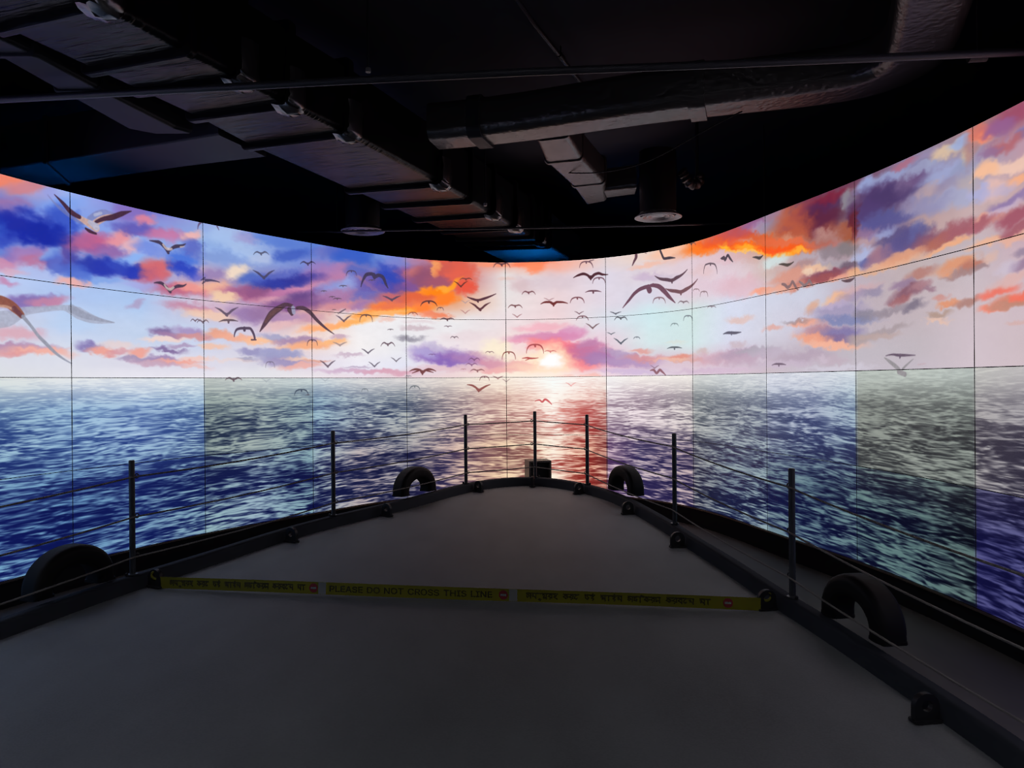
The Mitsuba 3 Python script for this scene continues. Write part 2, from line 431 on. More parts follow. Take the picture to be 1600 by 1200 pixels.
[5.26,2.23,0.44,0.067,-3,188,160,196,0.95],
[5.16,2.37,0.30,0.051,-10,184,164,196,0.80],
[5.30,2.39,0.16,0.034,-9,232,220,224,0.70],
[4.21,2.19,0.23,0.062,-1,244,180,180,0.85],
[4.11,2.21,0.12,0.053,-1,240,188,184,0.80],
[4.78,1.98,0.37,0.035,-1,250,196,184,0.70],
[5.26,2.08,0.50,0.034,-1,212,192,220,0.80],
[4.45,2.32,0.27,0.195,-1,255,240,208,0.80],
[4.37,2.16,0.45,0.071,-1,255,228,204,0.70],
[4.44,2.28,0.15,0.115,-1,255,255,255,1.00],
[5.39,2.40,0.16,0.033,-2,224,164,156,0.80],
[5.44,2.28,0.31,0.041,-2,216,156,160,0.85],
[5.84,2.28,0.23,0.040,2,224,152,136,0.90],
[5.94,2.23,0.35,0.031,-2,220,168,152,0.85],
[5.74,2.25,0.33,0.024,-2,236,196,180,0.70],
[6.13,2.34,0.12,0.038,-2,204,180,176,0.60],
[6.33,2.23,0.50,0.066,0,212,176,188,0.85],
[6.64,2.23,0.55,0.083,-1,192,170,188,0.90],
[6.59,2.27,0.32,0.050,3,180,160,180,0.80],
[6.86,2.29,0.36,0.033,0,172,168,180,0.85],
[6.94,2.18,0.08,0.026,-2,216,208,220,0.50],
[6.32,2.06,0.75,0.037,0,210,188,208,0.80],
[6.66,2.74,0.25,0.042,-3,220,196,192,0.95],
[6.61,2.39,0.15,0.035,-3,200,184,192,0.80],
[5.78,2.50,0.18,0.024,-3,220,224,216,0.60],
[5.69,3.95,0.31,0.050,5,248,204,180,0.85],
[5.46,3.78,0.27,0.034,3,244,196,176,0.70],
[5.45,3.61,0.21,0.050,-2,204,184,208,0.70],
[5.67,3.55,0.26,0.048,-3,208,196,212,0.60],
[6.16,3.86,0.34,0.068,-4,250,136,56,1.00],
[6.60,3.75,0.77,0.048,-12,244,112,40,1.00],
[6.43,3.83,0.17,0.052,-28,255,192,64,1.00],
[6.82,3.64,0.30,0.033,-15,255,176,56,1.00],
[7.01,3.54,0.19,0.032,-13,255,152,56,1.00],
[6.74,3.63,0.38,0.020,-12,255,200,104,0.80],
[6.52,3.89,0.55,0.064,-6,232,100,64,0.90],
[6.74,3.91,0.54,0.062,-6,192,96,104,0.85],
[6.87,3.95,0.26,0.033,-7,156,112,160,0.80],
[6.95,3.86,0.19,0.051,-12,180,172,196,0.70],
[6.99,3.70,0.36,0.057,-16,216,104,60,0.85],
[6.42,3.44,0.64,0.086,-6,224,216,224,0.50],
[6.69,3.17,0.45,0.110,-5,224,188,198,0.70],
[6.95,3.05,0.19,0.033,-1,244,168,140,0.90],
[6.16,3.51,0.25,0.074,-8,228,196,196,0.50],
[7.12,3.95,0.19,0.081,-1,168,144,168,0.85],
[7.08,3.83,0.23,0.058,-6,156,152,176,0.80],
[7.35,3.81,0.32,0.131,-11,188,108,84,0.95],
[7.35,3.68,0.43,0.072,-11,192,108,80,0.90],
[7.51,3.86,0.23,0.088,0,144,72,88,0.90],
[7.65,3.70,0.24,0.136,-11,108,52,76,0.95],
[7.74,3.85,0.33,0.059,-1,92,56,104,0.95],
[7.77,3.91,0.30,0.048,0,132,44,68,0.80],
[7.87,3.73,0.15,0.118,-17,100,80,100,0.60],
[7.94,3.83,0.10,0.082,15,152,148,156,0.90],
[7.99,3.57,0.09,0.115,-17,108,40,52,1.00],
[7.95,3.44,0.17,0.096,-10,168,100,72,0.95],
[7.70,3.50,0.18,0.056,-10,192,176,188,0.90],
[7.67,3.57,0.14,0.039,-16,212,200,212,0.70],
[7.60,3.43,0.34,0.052,-9,188,116,104,0.85],
[7.27,3.57,0.44,0.048,-13,232,120,80,0.85],
[7.31,3.47,0.37,0.036,-11,244,104,36,1.00],
[7.23,3.44,0.22,0.028,-7,255,164,44,1.00],
[7.42,3.43,0.15,0.024,-9,255,184,72,0.90],
[7.07,3.55,0.26,0.031,-13,244,100,40,0.95],
[7.11,3.39,0.24,0.064,-3,212,224,224,0.95],
[7.28,3.64,0.09,0.030,-10,216,168,144,0.70],
[7.26,3.75,0.11,0.031,-5,156,96,104,0.70],
[7.56,3.29,0.32,0.070,-6,188,176,186,0.95],
[7.77,3.31,0.23,0.050,-9,152,140,148,0.90],
[7.93,3.31,0.15,0.054,-9,140,132,136,0.90],
[7.45,3.25,0.19,0.039,7,180,148,148,0.85],
[7.83,3.18,0.28,0.039,-4,172,164,172,0.80],
[7.93,3.13,0.12,0.050,-2,124,108,124,0.95],
[7.99,3.04,0.16,0.028,1,236,184,144,0.90],
[7.30,3.15,0.35,0.057,1,216,160,144,0.95],
[7.38,3.04,0.51,0.043,0,204,140,124,0.95],
[7.70,3.09,0.32,0.046,-2,140,84,100,0.95],
[7.66,3.05,0.29,0.041,-3,160,92,96,0.90],
[7.59,3.19,0.20,0.035,-5,240,200,168,0.80],
[7.49,3.16,0.09,0.029,-8,240,216,192,0.80],
[7.83,3.00,0.18,0.023,1,232,168,144,0.80],
[7.15,3.03,0.24,0.038,-1,236,184,164,0.80],
[8.11,3.90,0.12,0.078,6,160,172,212,0.95],
[8.30,3.89,0.33,0.045,2,160,168,204,0.90],
[8.24,3.73,0.33,0.105,-4,90,70,116,0.95],
[8.39,3.72,0.26,0.094,-1,96,80,124,0.90],
[8.15,3.54,0.26,0.083,-8,100,98,156,0.90],
[8.33,3.49,0.28,0.061,-6,112,112,152,0.85],
[8.09,3.41,0.18,0.047,-10,148,120,156,0.85],
[8.36,3.28,0.26,0.074,2,100,92,136,0.90],
[8.27,3.36,0.16,0.038,2,160,168,208,0.85],
[8.07,3.21,0.13,0.045,3,180,188,220,0.95],
[8.10,3.13,0.11,0.032,-3,104,116,172,0.95],
[8.22,3.13,0.21,0.065,4,160,124,144,0.90],
[8.36,3.17,0.26,0.047,3,168,128,144,0.85],
[8.21,3.02,0.33,0.032,1,220,180,156,0.90],
[8.39,3.04,0.31,0.036,1,228,180,152,0.90],
[8.55,3.80,0.15,0.065,6,116,92,132,0.95],
[8.44,3.75,0.12,0.083,-1,128,108,144,0.80],
[8.61,3.85,0.25,0.036,0,170,176,204,0.80],
[8.48,3.96,0.16,0.032,2,180,120,140,0.80],
[8.66,3.95,0.16,0.031,1,160,148,180,0.70],
[8.76,3.73,0.24,0.067,-2,168,174,208,0.90],
[8.66,3.62,0.14,0.048,7,196,174,176,0.70],
[8.81,3.90,0.15,0.050,-6,220,196,172,0.95],
[8.93,3.91,0.14,0.038,1,168,184,220,0.85],
[8.94,3.77,0.06,0.059,26,208,188,164,0.80],
[8.91,3.70,0.12,0.041,-2,156,160,188,0.70],
[8.96,3.55,0.11,0.058,-15,192,180,180,0.60],
[8.86,3.46,0.34,0.062,-7,176,178,204,0.90],
[8.63,3.49,0.29,0.067,-4,156,152,184,0.85],
[8.98,3.81,0.07,0.096,-23,180,140,140,0.70],
[9.07,3.87,0.09,0.062,-4,236,152,128,1.00],
[9.05,3.93,0.12,0.050,-12,216,128,112,0.80],
[9.26,3.94,0.17,0.052,-1,164,92,116,0.95],
[9.17,3.89,0.14,0.060,-5,156,108,152,0.90],
[9.31,3.75,0.07,0.037,-4,132,132,184,0.90],
[9.20,3.73,0.16,0.048,0,184,116,124,0.90],
[9.11,3.72,0.11,0.040,0,156,124,160,0.80],
[9.23,3.56,0.24,0.041,-5,238,204,188,0.95],
[9.09,3.59,0.12,0.050,-9,244,196,164,0.95],
[9.29,3.44,0.12,0.033,-1,244,184,148,0.95],
[9.13,3.41,0.10,0.065,8,232,196,188,0.85],
[9.21,3.40,0.11,0.035,5,192,184,212,0.60],
[9.05,3.41,0.11,0.049,-14,184,184,220,0.80],
[9.23,3.27,0.18,0.031,6,156,136,176,0.95],
[9.28,3.15,0.17,0.047,7,168,100,116,0.95],
[9.08,3.19,0.18,0.034,-1,228,168,152,0.90],
[9.19,3.22,0.14,0.026,5,204,184,204,0.80],
[8.47,3.21,0.29,0.074,6,108,100,148,0.95],
[8.56,3.28,0.10,0.053,18,128,136,184,0.80],
[8.66,3.19,0.21,0.049,3,144,100,120,0.95],
[8.47,3.09,0.30,0.036,4,220,164,136,0.90],
[8.78,3.15,0.23,0.049,7,180,116,104,0.95],
[8.88,3.19,0.16,0.053,7,168,108,120,0.90],
[8.81,3.07,0.23,0.024,5,236,180,144,0.95],
[9.02,3.16,0.20,0.036,4,172,108,120,0.90],
[9.10,3.02,0.21,0.026,2,236,188,160,0.90],
[9.29,3.05,0.16,0.037,3,168,104,116,0.90],
[9.27,2.99,0.16,0.025,2,232,184,164,0.85],
[8.01,2.84,0.30,0.044,1,208,176,180,0.80],
[7.83,2.78,0.18,0.051,3,240,192,156,0.85],
[7.97,2.78,0.18,0.044,3,164,152,180,0.70],
[8.16,2.79,0.14,0.042,1,156,148,172,0.85],
[7.56,2.73,0.12,0.049,22,220,176,152,0.85],
[7.83,2.64,0.39,0.067,-1,168,160,188,0.95],
[7.89,2.55,0.43,0.033,-3,132,140,180,0.90],
[7.80,2.72,0.17,0.034,1,188,176,204,0.80],
[8.08,2.58,0.14,0.042,-5,140,136,152,0.80],
[7.69,2.43,0.39,0.080,-5,188,144,152,0.90],
[7.86,2.42,0.33,0.061,-1,136,128,172,0.95],
[7.79,2.35,0.25,0.045,-5,136,116,156,0.90],
[7.54,2.38,0.28,0.047,-7,236,168,140,0.90],
[7.76,2.29,0.44,0.034,-4,240,184,160,0.95],
[8.05,2.33,0.18,0.048,-1,176,160,160,0.80],
[7.45,2.57,0.25,0.030,-2,232,172,152,0.90],
[7.37,2.60,0.21,0.021,-4,156,140,144,0.60],
[7.09,2.56,0.14,0.032,-4,220,176,168,0.90],
[8.29,2.40,0.28,0.026,5,172,160,164,0.85],
[8.21,2.35,0.29,0.026,0,188,168,164,0.80],
[8.24,2.57,0.13,0.032,8,148,140,152,0.70],
[8.35,2.58,0.17,0.026,7,156,146,156,0.80],
[7.06,2.26,0.41,0.039,-1,192,180,196,0.80],
[7.41,2.18,0.48,0.055,2,184,168,184,0.85],
[7.76,2.13,0.25,0.040,-4,196,180,192,0.80],
[7.67,2.14,0.08,0.029,-2,216,204,218,0.40],
[7.18,2.11,0.51,0.038,0,202,188,204,0.80],
[7.82,2.04,0.47,0.022,-1,216,212,224,0.60],
[8.48,2.72,0.21,0.052,8,140,100,116,0.95],
[8.58,2.76,0.12,0.031,10,176,136,144,0.80],
[8.53,2.58,0.13,0.035,5,132,124,140,0.95],
[8.43,2.66,0.11,0.031,7,164,108,112,0.80],
[8.60,2.88,0.16,0.040,5,184,136,128,0.90],
[8.44,2.81,0.14,0.035,3,152,128,156,0.80],
[8.66,2.72,0.07,0.023,-7,156,124,140,0.80],
[8.86,2.88,0.21,0.047,6,220,160,128,0.95],
[8.97,2.84,0.13,0.036,4,188,128,112,0.90],
[8.90,2.80,0.20,0.022,-1,168,140,140,0.80],
[9.10,2.88,0.08,0.037,13,220,188,176,0.80],
[9.04,2.81,0.07,0.021,-2,164,140,144,0.80],
[8.81,2.57,0.12,0.027,-1,220,156,124,0.95],
[8.95,2.56,0.13,0.027,5,176,136,128,0.90],
[8.73,2.48,0.13,0.028,-1,180,156,144,0.90],
[8.73,2.43,0.14,0.014,-5,236,196,172,0.60],
[8.75,2.63,0.10,0.019,3,204,152,144,0.80],
[9.16,2.60,0.19,0.034,6,232,128,112,0.95],
[9.26,2.51,0.18,0.036,2,212,140,120,0.95],
[9.30,2.54,0.09,0.032,1,236,124,104,0.90],
[9.13,2.47,0.15,0.025,0,238,148,128,0.95],
[9.22,2.48,0.17,0.024,1,184,144,128,0.70],
[9.24,2.68,0.18,0.034,12,220,184,180,0.85],
[9.29,2.78,0.10,0.030,14,160,136,160,0.90],
[9.32,2.88,0.08,0.025,10,160,144,164,0.90],
[9.28,2.33,0.09,0.016,0,212,180,176,0.80],
[9.21,2.77,0.10,0.039,11,208,200,216,0.60],
[-0.33,3.53,0.29,0.104,3,36,56,168,0.75],
[-0.15,3.50,0.18,0.095,10,32,52,164,0.80],
[-0.41,3.36,0.11,0.060,10,48,72,184,0.70],
[0.13,3.54,0.19,0.056,10,200,112,152,0.60],
[0.27,3.25,0.26,0.070,2,44,64,176,0.80],
[0.48,3.25,0.17,0.054,7,44,68,184,0.75],
[0.62,3.29,0.16,0.074,7,212,116,124,0.80],
[0.83,3.37,0.16,0.059,-1,52,80,192,0.70],
[1.83,3.41,0.40,0.066,12,52,60,156,0.70],
[1.61,3.34,0.22,0.050,6,56,72,168,0.70],
[2.43,3.93,0.33,0.096,4,64,104,200,0.60],
[2.82,3.68,0.16,0.133,5,52,80,184,0.70],
[2.63,3.48,0.26,0.082,5,112,96,172,0.70],
[8.24,3.67,0.35,0.097,0,84,66,110,0.70],
[8.09,3.65,0.21,0.085,-6,92,72,120,0.70],
[8.30,3.47,0.32,0.067,-3,96,92,148,0.70],
[8.50,3.25,0.24,0.063,5,96,90,140,0.60],
[7.67,3.73,0.29,0.104,-6,100,48,76,0.70],
[7.38,3.74,0.28,0.107,-11,180,96,76,0.60],
[7.77,3.52,0.32,0.079,-6,168,100,80,0.55],
[8.00,3.55,0.07,0.126,-16,112,44,52,0.80]]
BIRDS = [
[124,124,168,0.55,[[[-0.149,3.911,0.0028],[-0.041,3.777,0.0173],[0.089,3.712,0.0297]],[[0.133,3.756,0.0240],[0.246,3.860,0.0307],[0.352,3.861,0.0126]]]],
[200,164,156,0.95,[[[0.011,3.782,0.0146],[0.098,3.722,0.0268],[0.151,3.691,0.0361]],[[0.159,3.694,0.0301],[0.223,3.787,0.0275],[0.296,3.842,0.0186]],[[0.124,3.696,0.0239],[0.177,3.671,0.0363]]]],
[68,40,60,0.95,[[[-0.103,3.930,0.0028],[-0.049,3.863,0.0150],[0.011,3.782,0.0233],[0.063,3.752,0.0177]],[[0.178,3.736,0.0133],[0.232,3.790,0.0184],[0.287,3.824,0.0248],[0.362,3.894,0.0226],[0.433,3.949,0.0038]],[[0.106,3.641,0.0089],[0.132,3.621,0.0150],[0.177,3.607,0.0091]]]],
[180,184,212,0.80,[[[0.133,3.720,0.0180],[0.177,3.686,0.0333]],[[0.169,3.811,0.0121],[0.214,3.849,0.0122]]]],
[60,48,72,0.90,[[[0.571,3.646,0.0039],[0.636,3.649,0.0160],[0.685,3.601,0.0148],[0.715,3.538,0.0135]],[[0.721,3.563,0.0102],[0.777,3.634,0.0178],[0.819,3.653,0.0138],[0.855,3.688,0.0035]]]],
[212,192,188,0.80,[[[0.675,3.629,0.0087],[0.711,3.584,0.0135],[0.741,3.593,0.0109]],[[0.813,3.636,0.0069],[0.845,3.652,0.0035]]]],
[60,48,72,0.90,[[[0.603,3.146,0.0040],[0.653,3.156,0.0147],[0.688,3.124,0.0134],[0.728,3.061,0.0149]],[[0.738,3.086,0.0095],[0.795,3.145,0.0165],[0.826,3.151,0.0111],[0.858,3.181,0.0035]]]],
[212,192,188,0.80,[[[0.683,3.139,0.0081],[0.723,3.091,0.0135],[0.754,3.121,0.0102]]]],
[68,60,92,0.90,[[[1.007,3.267,0.0043],[1.024,3.262,0.0143],[1.067,3.271,0.0094],[1.139,3.259,0.0029]],[[0.980,3.254,0.0036],[1.013,3.293,0.0072]],[[0.991,3.215,0.0036],[1.013,3.243,0.0072]]]],
[92,68,100,0.80,[[[0.957,3.904,0.0028],[0.979,3.992,0.0114],[1.001,4.007,0.0057]],[[1.121,3.994,0.0073],[1.137,3.948,0.0037]]]],
[84,70,92,0.85,[[[1.098,2.924,0.0015],[1.144,2.895,0.0111],[1.198,2.846,0.0123],[1.253,2.910,0.0113],[1.301,2.951,0.0015]],[[1.194,2.839,0.0145],[1.202,2.831,0.0134]]]],
[80,64,76,0.85,[[[1.130,2.737,0.0015],[1.180,2.766,0.0099],[1.248,2.773,0.0101],[1.299,2.764,0.0015]],[[1.214,2.762,0.0150],[1.214,2.736,0.0100]]]],
[90,68,80,0.85,[[[0.945,2.707,0.0014],[0.969,2.742,0.0054],[0.988,2.724,0.0054],[0.998,2.725,0.0054],[1.018,2.748,0.0054],[1.042,2.718,0.0014]],[[0.991,2.721,0.0081],[0.994,2.709,0.0059]]]],
[90,68,80,0.85,[[[0.892,2.719,0.0014],[0.910,2.746,0.0041],[0.925,2.732,0.0041],[0.933,2.733,0.0041],[0.948,2.751,0.0042],[0.966,2.728,0.0014]],[[0.927,2.730,0.0062],[0.930,2.721,0.0046]]]],
[68,52,76,0.90,[[[1.264,2.554,0.0045],[1.287,2.651,0.0120],[1.328,2.672,0.0136],[1.403,2.679,0.0137],[1.432,2.629,0.0138],[1.449,2.542,0.0108]],[[1.356,2.674,0.0197],[1.356,2.648,0.0152]],[[1.419,2.523,0.0077],[1.461,2.526,0.0062]]]],
[90,68,80,0.85,[[[1.181,1.974,0.0015],[1.218,2.002,0.0081],[1.247,1.984,0.0081],[1.262,1.984,0.0082],[1.292,2.002,0.0082],[1.329,1.973,0.0015]],[[1.252,1.980,0.0122],[1.256,1.962,0.0090]]]],
[76,76,100,0.85,[[[1.444,3.694,0.0015],[1.480,3.740,0.0078],[1.508,3.730,0.0078],[1.522,3.733,0.0078],[1.551,3.757,0.0079],[1.587,3.727,0.0016]],[[1.512,3.727,0.0118],[1.516,3.711,0.0086]]]],
[68,64,92,0.85,[[[1.437,3.480,0.0015],[1.483,3.452,0.0110],[1.537,3.403,0.0123],[1.592,3.474,0.0112],[1.640,3.521,0.0016]],[[1.533,3.396,0.0145],[1.541,3.389,0.0134]]]],
[60,52,80,0.85,[[[1.889,3.662,0.0016],[1.927,3.702,0.0084],[1.957,3.686,0.0084],[1.973,3.689,0.0084],[2.004,3.719,0.0085],[2.043,3.696,0.0017]],[[1.962,3.682,0.0126],[1.967,3.665,0.0092]]]],
[76,60,80,0.85,[[[2.362,3.586,0.0018],[2.380,3.654,0.0054],[2.406,3.672,0.0054],[2.428,3.676,0.0054],[2.455,3.669,0.0054],[2.472,3.608,0.0018]],[[2.417,3.671,0.0092],[2.418,3.655,0.0059]]]],
[80,64,76,0.85,[[[2.287,3.408,0.0017],[2.311,3.423,0.0047],[2.344,3.429,0.0047],[2.368,3.426,0.0018]],[[2.327,3.422,0.0071],[2.327,3.410,0.0047]]]],
[80,64,76,0.85,[[[2.096,3.298,0.0017],[2.114,3.309,0.0035],[2.138,3.313,0.0035],[2.155,3.311,0.0017]],[[2.126,3.308,0.0052],[2.126,3.299,0.0035]]]],
[80,64,76,0.85,[[[2.181,3.225,0.0017],[2.200,3.236,0.0035],[2.224,3.240,0.0035],[2.242,3.237,0.0017]],[[2.212,3.235,0.0053],[2.212,3.226,0.0035]]]],
[80,64,76,0.85,[[[2.221,3.201,0.0017],[2.248,3.217,0.0051],[2.283,3.222,0.0051],[2.309,3.219,0.0018]],[[2.265,3.216,0.0076],[2.265,3.203,0.0051]]]],
[60,52,80,0.92,[[[2.519,3.442,0.0045],[2.554,3.590,0.0179],[2.582,3.647,0.0216],[2.637,3.667,0.0216],[2.672,3.632,0.0235],[2.713,3.660,0.0217],[2.755,3.636,0.0235],[2.788,3.527,0.0163],[2.809,3.468,0.0054]],[[2.658,3.650,0.0307],[2.665,3.610,0.0198]]]],
[80,64,76,0.85,[[[2.602,3.555,0.0018],[2.623,3.568,0.0041],[2.651,3.573,0.0041],[2.671,3.571,0.0018]],[[2.637,3.568,0.0061],[2.637,3.557,0.0041]]]],
[76,52,68,0.95,[[[1.497,2.643,0.0047],[1.539,2.745,0.0234],[1.606,2.895,0.0394],[1.679,2.986,0.0351],[1.753,3.051,0.0210],[1.803,3.039,0.0195]],[[1.853,3.018,0.0164],[1.904,3.025,0.0215],[1.967,2.986,0.0250],[2.051,2.864,0.0203],[2.136,2.758,0.0137],[2.228,2.670,0.0035]],[[1.778,2.980,0.0291],[1.802,2.928,0.0244]]]],
[156,156,184,0.90,[[[1.815,3.013,0.0244],[1.821,2.949,0.0244]]]],
[108,72,68,0.60,[[[1.551,2.782,0.0156],[1.618,2.915,0.0237],[1.692,2.997,0.0192]]]],
[92,76,92,0.80,[[[2.271,2.987,0.0035],[2.304,3.021,0.0088],[2.352,3.067,0.0053]]]],
[80,64,76,0.85,[[[2.210,3.036,0.0017],[2.222,3.043,0.0023],[2.239,3.045,0.0023],[2.251,3.043,0.0017]],[[2.231,3.042,0.0035],[2.230,3.036,0.0023]]]],
[92,76,96,0.85,[[[2.250,2.957,0.0017],[2.287,2.931,0.0088],[2.331,2.886,0.0097],[2.375,2.941,0.0089],[2.413,2.977,0.0018]],[[2.328,2.881,0.0115],[2.334,2.874,0.0106]]]],
[92,68,80,0.85,[[[2.502,2.885,0.0018],[2.524,2.984,0.0068],[2.558,3.004,0.0068],[2.585,3.007,0.0068],[2.618,2.995,0.0068],[2.640,2.899,0.0018]],[[2.571,3.002,0.0116],[2.573,2.981,0.0075]]]],
[80,60,76,0.85,[[[1.951,2.477,0.0017],[1.968,2.550,0.0051],[1.993,2.564,0.0051],[2.014,2.565,0.0051],[2.039,2.555,0.0051],[2.055,2.483,0.0017]],[[2.003,2.562,0.0087],[2.004,2.547,0.0056]]]],
[140,124,128,0.70,[[[2.214,2.546,0.0017],[2.248,2.532,0.0080],[2.288,2.508,0.0089],[2.328,2.537,0.0081],[2.363,2.556,0.0018]],[[2.285,2.503,0.0105],[2.291,2.497,0.0097]]]],
[92,76,92,0.85,[[[2.080,2.261,0.0017],[2.116,2.231,0.0086],[2.159,2.181,0.0095],[2.202,2.234,0.0087],[2.239,2.267,0.0017]],[[2.155,2.176,0.0112],[2.162,2.169,0.0104]]]],
[92,84,100,0.85,[[[2.520,2.462,0.0018],[2.552,2.440,0.0075],[2.589,2.404,0.0083],[2.626,2.444,0.0076],[2.658,2.469,0.0018]],[[2.586,2.400,0.0098],[2.591,2.394,0.0091]]]],
[92,84,100,0.85,[[[2.595,2.256,0.0018],[2.623,2.232,0.0068],[2.656,2.192,0.0075],[2.690,2.234,0.0068],[2.719,2.260,0.0018]],[[2.654,2.188,0.0089],[2.659,2.182,0.0082]]]],
[90,68,80,0.85,[[[2.727,2.513,0.0018],[2.766,2.574,0.0084],[2.796,2.553,0.0084],[2.811,2.554,0.0084],[2.841,2.579,0.0084],[2.879,2.520,0.0018]],[[2.800,2.549,0.0126],[2.805,2.531,0.0092]]]],
[108,100,112,0.85,[[[2.836,2.335,0.0018],[2.862,2.314,0.0061],[2.891,2.280,0.0067],[2.921,2.316,0.0061],[2.946,2.338,0.0018]],[[2.889,2.276,0.0079],[2.893,2.271,0.0073]]]],
[108,100,120,0.70,[[[1.547,2.145,0.0016],[1.561,2.218,0.0042],[1.581,2.228,0.0042],[1.598,2.229,0.0042],[1.618,2.220,0.0042],[1.632,2.147,0.0016]],[[1.590,2.226,0.0071],[1.591,2.214,0.0046]]]],
[156,164,172,0.60,[[[1.511,1.990,0.0016],[1.530,1.976,0.0046],[1.552,1.953,0.0051],[1.575,1.976,0.0046],[1.594,1.990,0.0016]],[[1.550,1.950,0.0060],[1.554,1.946,0.0055]]]],
[160,168,176,0.60,[[[2.091,1.993,0.0017],[2.109,1.980,0.0043],[2.131,1.958,0.0047],[2.152,1.980,0.0043],[2.171,1.993,0.0017]],[[2.129,1.956,0.0056],[2.132,1.953,0.0052]]]],
[48,60,80,0.85,[[[1.820,1.750,0.0016],[1.843,1.817,0.0068],[1.876,1.832,0.0069],[1.904,1.832,0.0069],[1.938,1.814,0.0069],[1.960,1.746,0.0017]],[[1.890,1.828,0.0117],[1.891,1.807,0.0076]]]],
[96,104,112,0.85,[[[2.516,1.784,0.0018],[2.527,1.822,0.0034],[2.544,1.830,0.0034],[2.558,1.830,0.0034],[2.574,1.821,0.0034],[2.585,1.782,0.0018]],[[2.551,1.828,0.0058],[2.551,1.818,0.0037]]]],
[80,64,76,0.85,[[[1.934,1.751,0.0017],[1.946,1.756,0.0022],[1.961,1.755,0.0022],[1.973,1.752,0.0017]],[[1.954,1.754,0.0034],[1.953,1.748,0.0022]]]],
[80,64,76,0.85,[[[2.801,2.786,0.0018],[2.820,2.796,0.0037],[2.845,2.798,0.0037],[2.863,2.793,0.0018]],[[2.832,2.794,0.0055],[2.832,2.785,0.0037]]]],
[72,64,92,0.85,[[[2.753,3.331,0.0018],[2.797,3.315,0.0107],[2.849,3.285,0.0117],[2.901,3.328,0.0107],[2.944,3.356,0.0018]],[[2.845,3.279,0.0139],[2.852,3.271,0.0128]]]],
[68,44,52,0.85,[[[3.151,3.207,0.0018],[3.179,3.271,0.0089],[3.220,3.297,0.0089],[3.254,3.300,0.0089],[3.294,3.280,0.0089],[3.321,3.220,0.0018]],[[3.237,3.293,0.0151],[3.238,3.265,0.0097]]]],
[76,60,80,0.85,[[[3.320,3.146,0.0018],[3.331,3.188,0.0034],[3.347,3.198,0.0034],[3.360,3.199,0.0034],[3.375,3.191,0.0034],[3.385,3.150,0.0018]],[[3.353,3.196,0.0058],[3.354,3.185,0.0037]]]],
[108,60,60,0.85,[[[3.551,3.684,0.0018],[3.581,3.711,0.0071],[3.605,3.704,0.0071],[3.617,3.705,0.0071],[3.642,3.714,0.0071],[3.672,3.690,0.0018]],[[3.609,3.700,0.0107],[3.613,3.683,0.0078]]]],
[92,52,48,0.85,[[[3.493,3.655,0.0018],[3.524,3.626,0.0079],[3.560,3.576,0.0087],[3.596,3.630,0.0079],[3.627,3.663,0.0018]],[[3.557,3.571,0.0102],[3.563,3.565,0.0094]]]],
[84,48,60,0.95,[[[3.623,3.392,0.0045],[3.673,3.360,0.0134],[3.723,3.339,0.0160],[3.799,3.374,0.0160],[3.850,3.408,0.0107],[3.906,3.453,0.0036]],[[3.723,3.339,0.0178],[3.730,3.306,0.0089]]]],
[92,52,60,0.95,[[[3.644,3.299,0.0018],[3.692,3.256,0.0124],[3.748,3.185,0.0136],[3.804,3.258,0.0123],[3.852,3.304,0.0018]],[[3.744,3.178,0.0161],[3.752,3.167,0.0148]]]],
[168,148,156,0.70,[[[3.559,3.333,0.0018],[3.579,3.317,0.0052],[3.603,3.291,0.0058],[3.627,3.319,0.0052],[3.648,3.336,0.0018]],[[3.601,3.288,0.0068],[3.605,3.284,0.0063]]]],
[180,128,128,0.75,[[[3.555,3.166,0.0018],[3.577,3.147,0.0056],[3.602,3.115,0.0062],[3.628,3.149,0.0056],[3.650,3.169,0.0018]],[[3.600,3.112,0.0073],[3.604,3.107,0.0067]]]],
[140,72,64,0.85,[[[3.020,3.046,0.0018],[3.037,3.079,0.0051],[3.061,3.094,0.0051],[3.081,3.096,0.0051],[3.105,3.085,0.0051],[3.120,3.054,0.0018]],[[3.071,3.092,0.0087],[3.072,3.076,0.0057]]]],
[92,60,68,0.85,[[[3.352,2.991,0.0018],[3.388,3.016,0.0083],[3.416,3.003,0.0083],[3.430,3.004,0.0083],[3.458,3.019,0.0083],[3.493,2.996,0.0018]],[[3.420,2.998,0.0124],[3.424,2.979,0.0091]]]],
[108,84,96,0.85,[[[3.390,2.877,0.0018],[3.410,2.886,0.0045],[3.425,2.881,0.0045],[3.433,2.881,0.0045],[3.448,2.887,0.0045],[3.467,2.880,0.0018]],[[3.427,2.878,0.0068],[3.429,2.868,0.0050]]]],
[84,64,76,0.85,[[[3.453,2.680,0.0018],[3.473,2.707,0.0045],[3.488,2.696,0.0045],[3.496,2.697,0.0045],[3.511,2.707,0.0045],[3.530,2.681,0.0018]],[[3.490,2.694,0.0068],[3.493,2.683,0.0050]]]],
[124,92,140,0.85,[[[3.229,2.390,0.0018],[3.250,2.401,0.0044],[3.279,2.402,0.0044],[3.300,2.395,0.0018]],[[3.265,2.398,0.0067],[3.265,2.386,0.0044]]]],
[140,108,116,0.85,[[[3.798,2.425,0.0018],[3.818,2.451,0.0049],[3.835,2.445,0.0049],[3.843,2.445,0.0049],[3.859,2.451,0.0049],[3.880,2.425,0.0018]],[[3.837,2.442,0.0073],[3.840,2.431,0.0053]]]],
[124,84,120,0.85,[[[3.633,2.302,0.0018],[3.660,2.336,0.0064],[3.682,2.313,0.0064],[3.692,2.313,0.0064],[3.714,2.336,0.0064],[3.741,2.302,0.0018]],[[3.685,2.310,0.0095],[3.688,2.295,0.0070]]]],
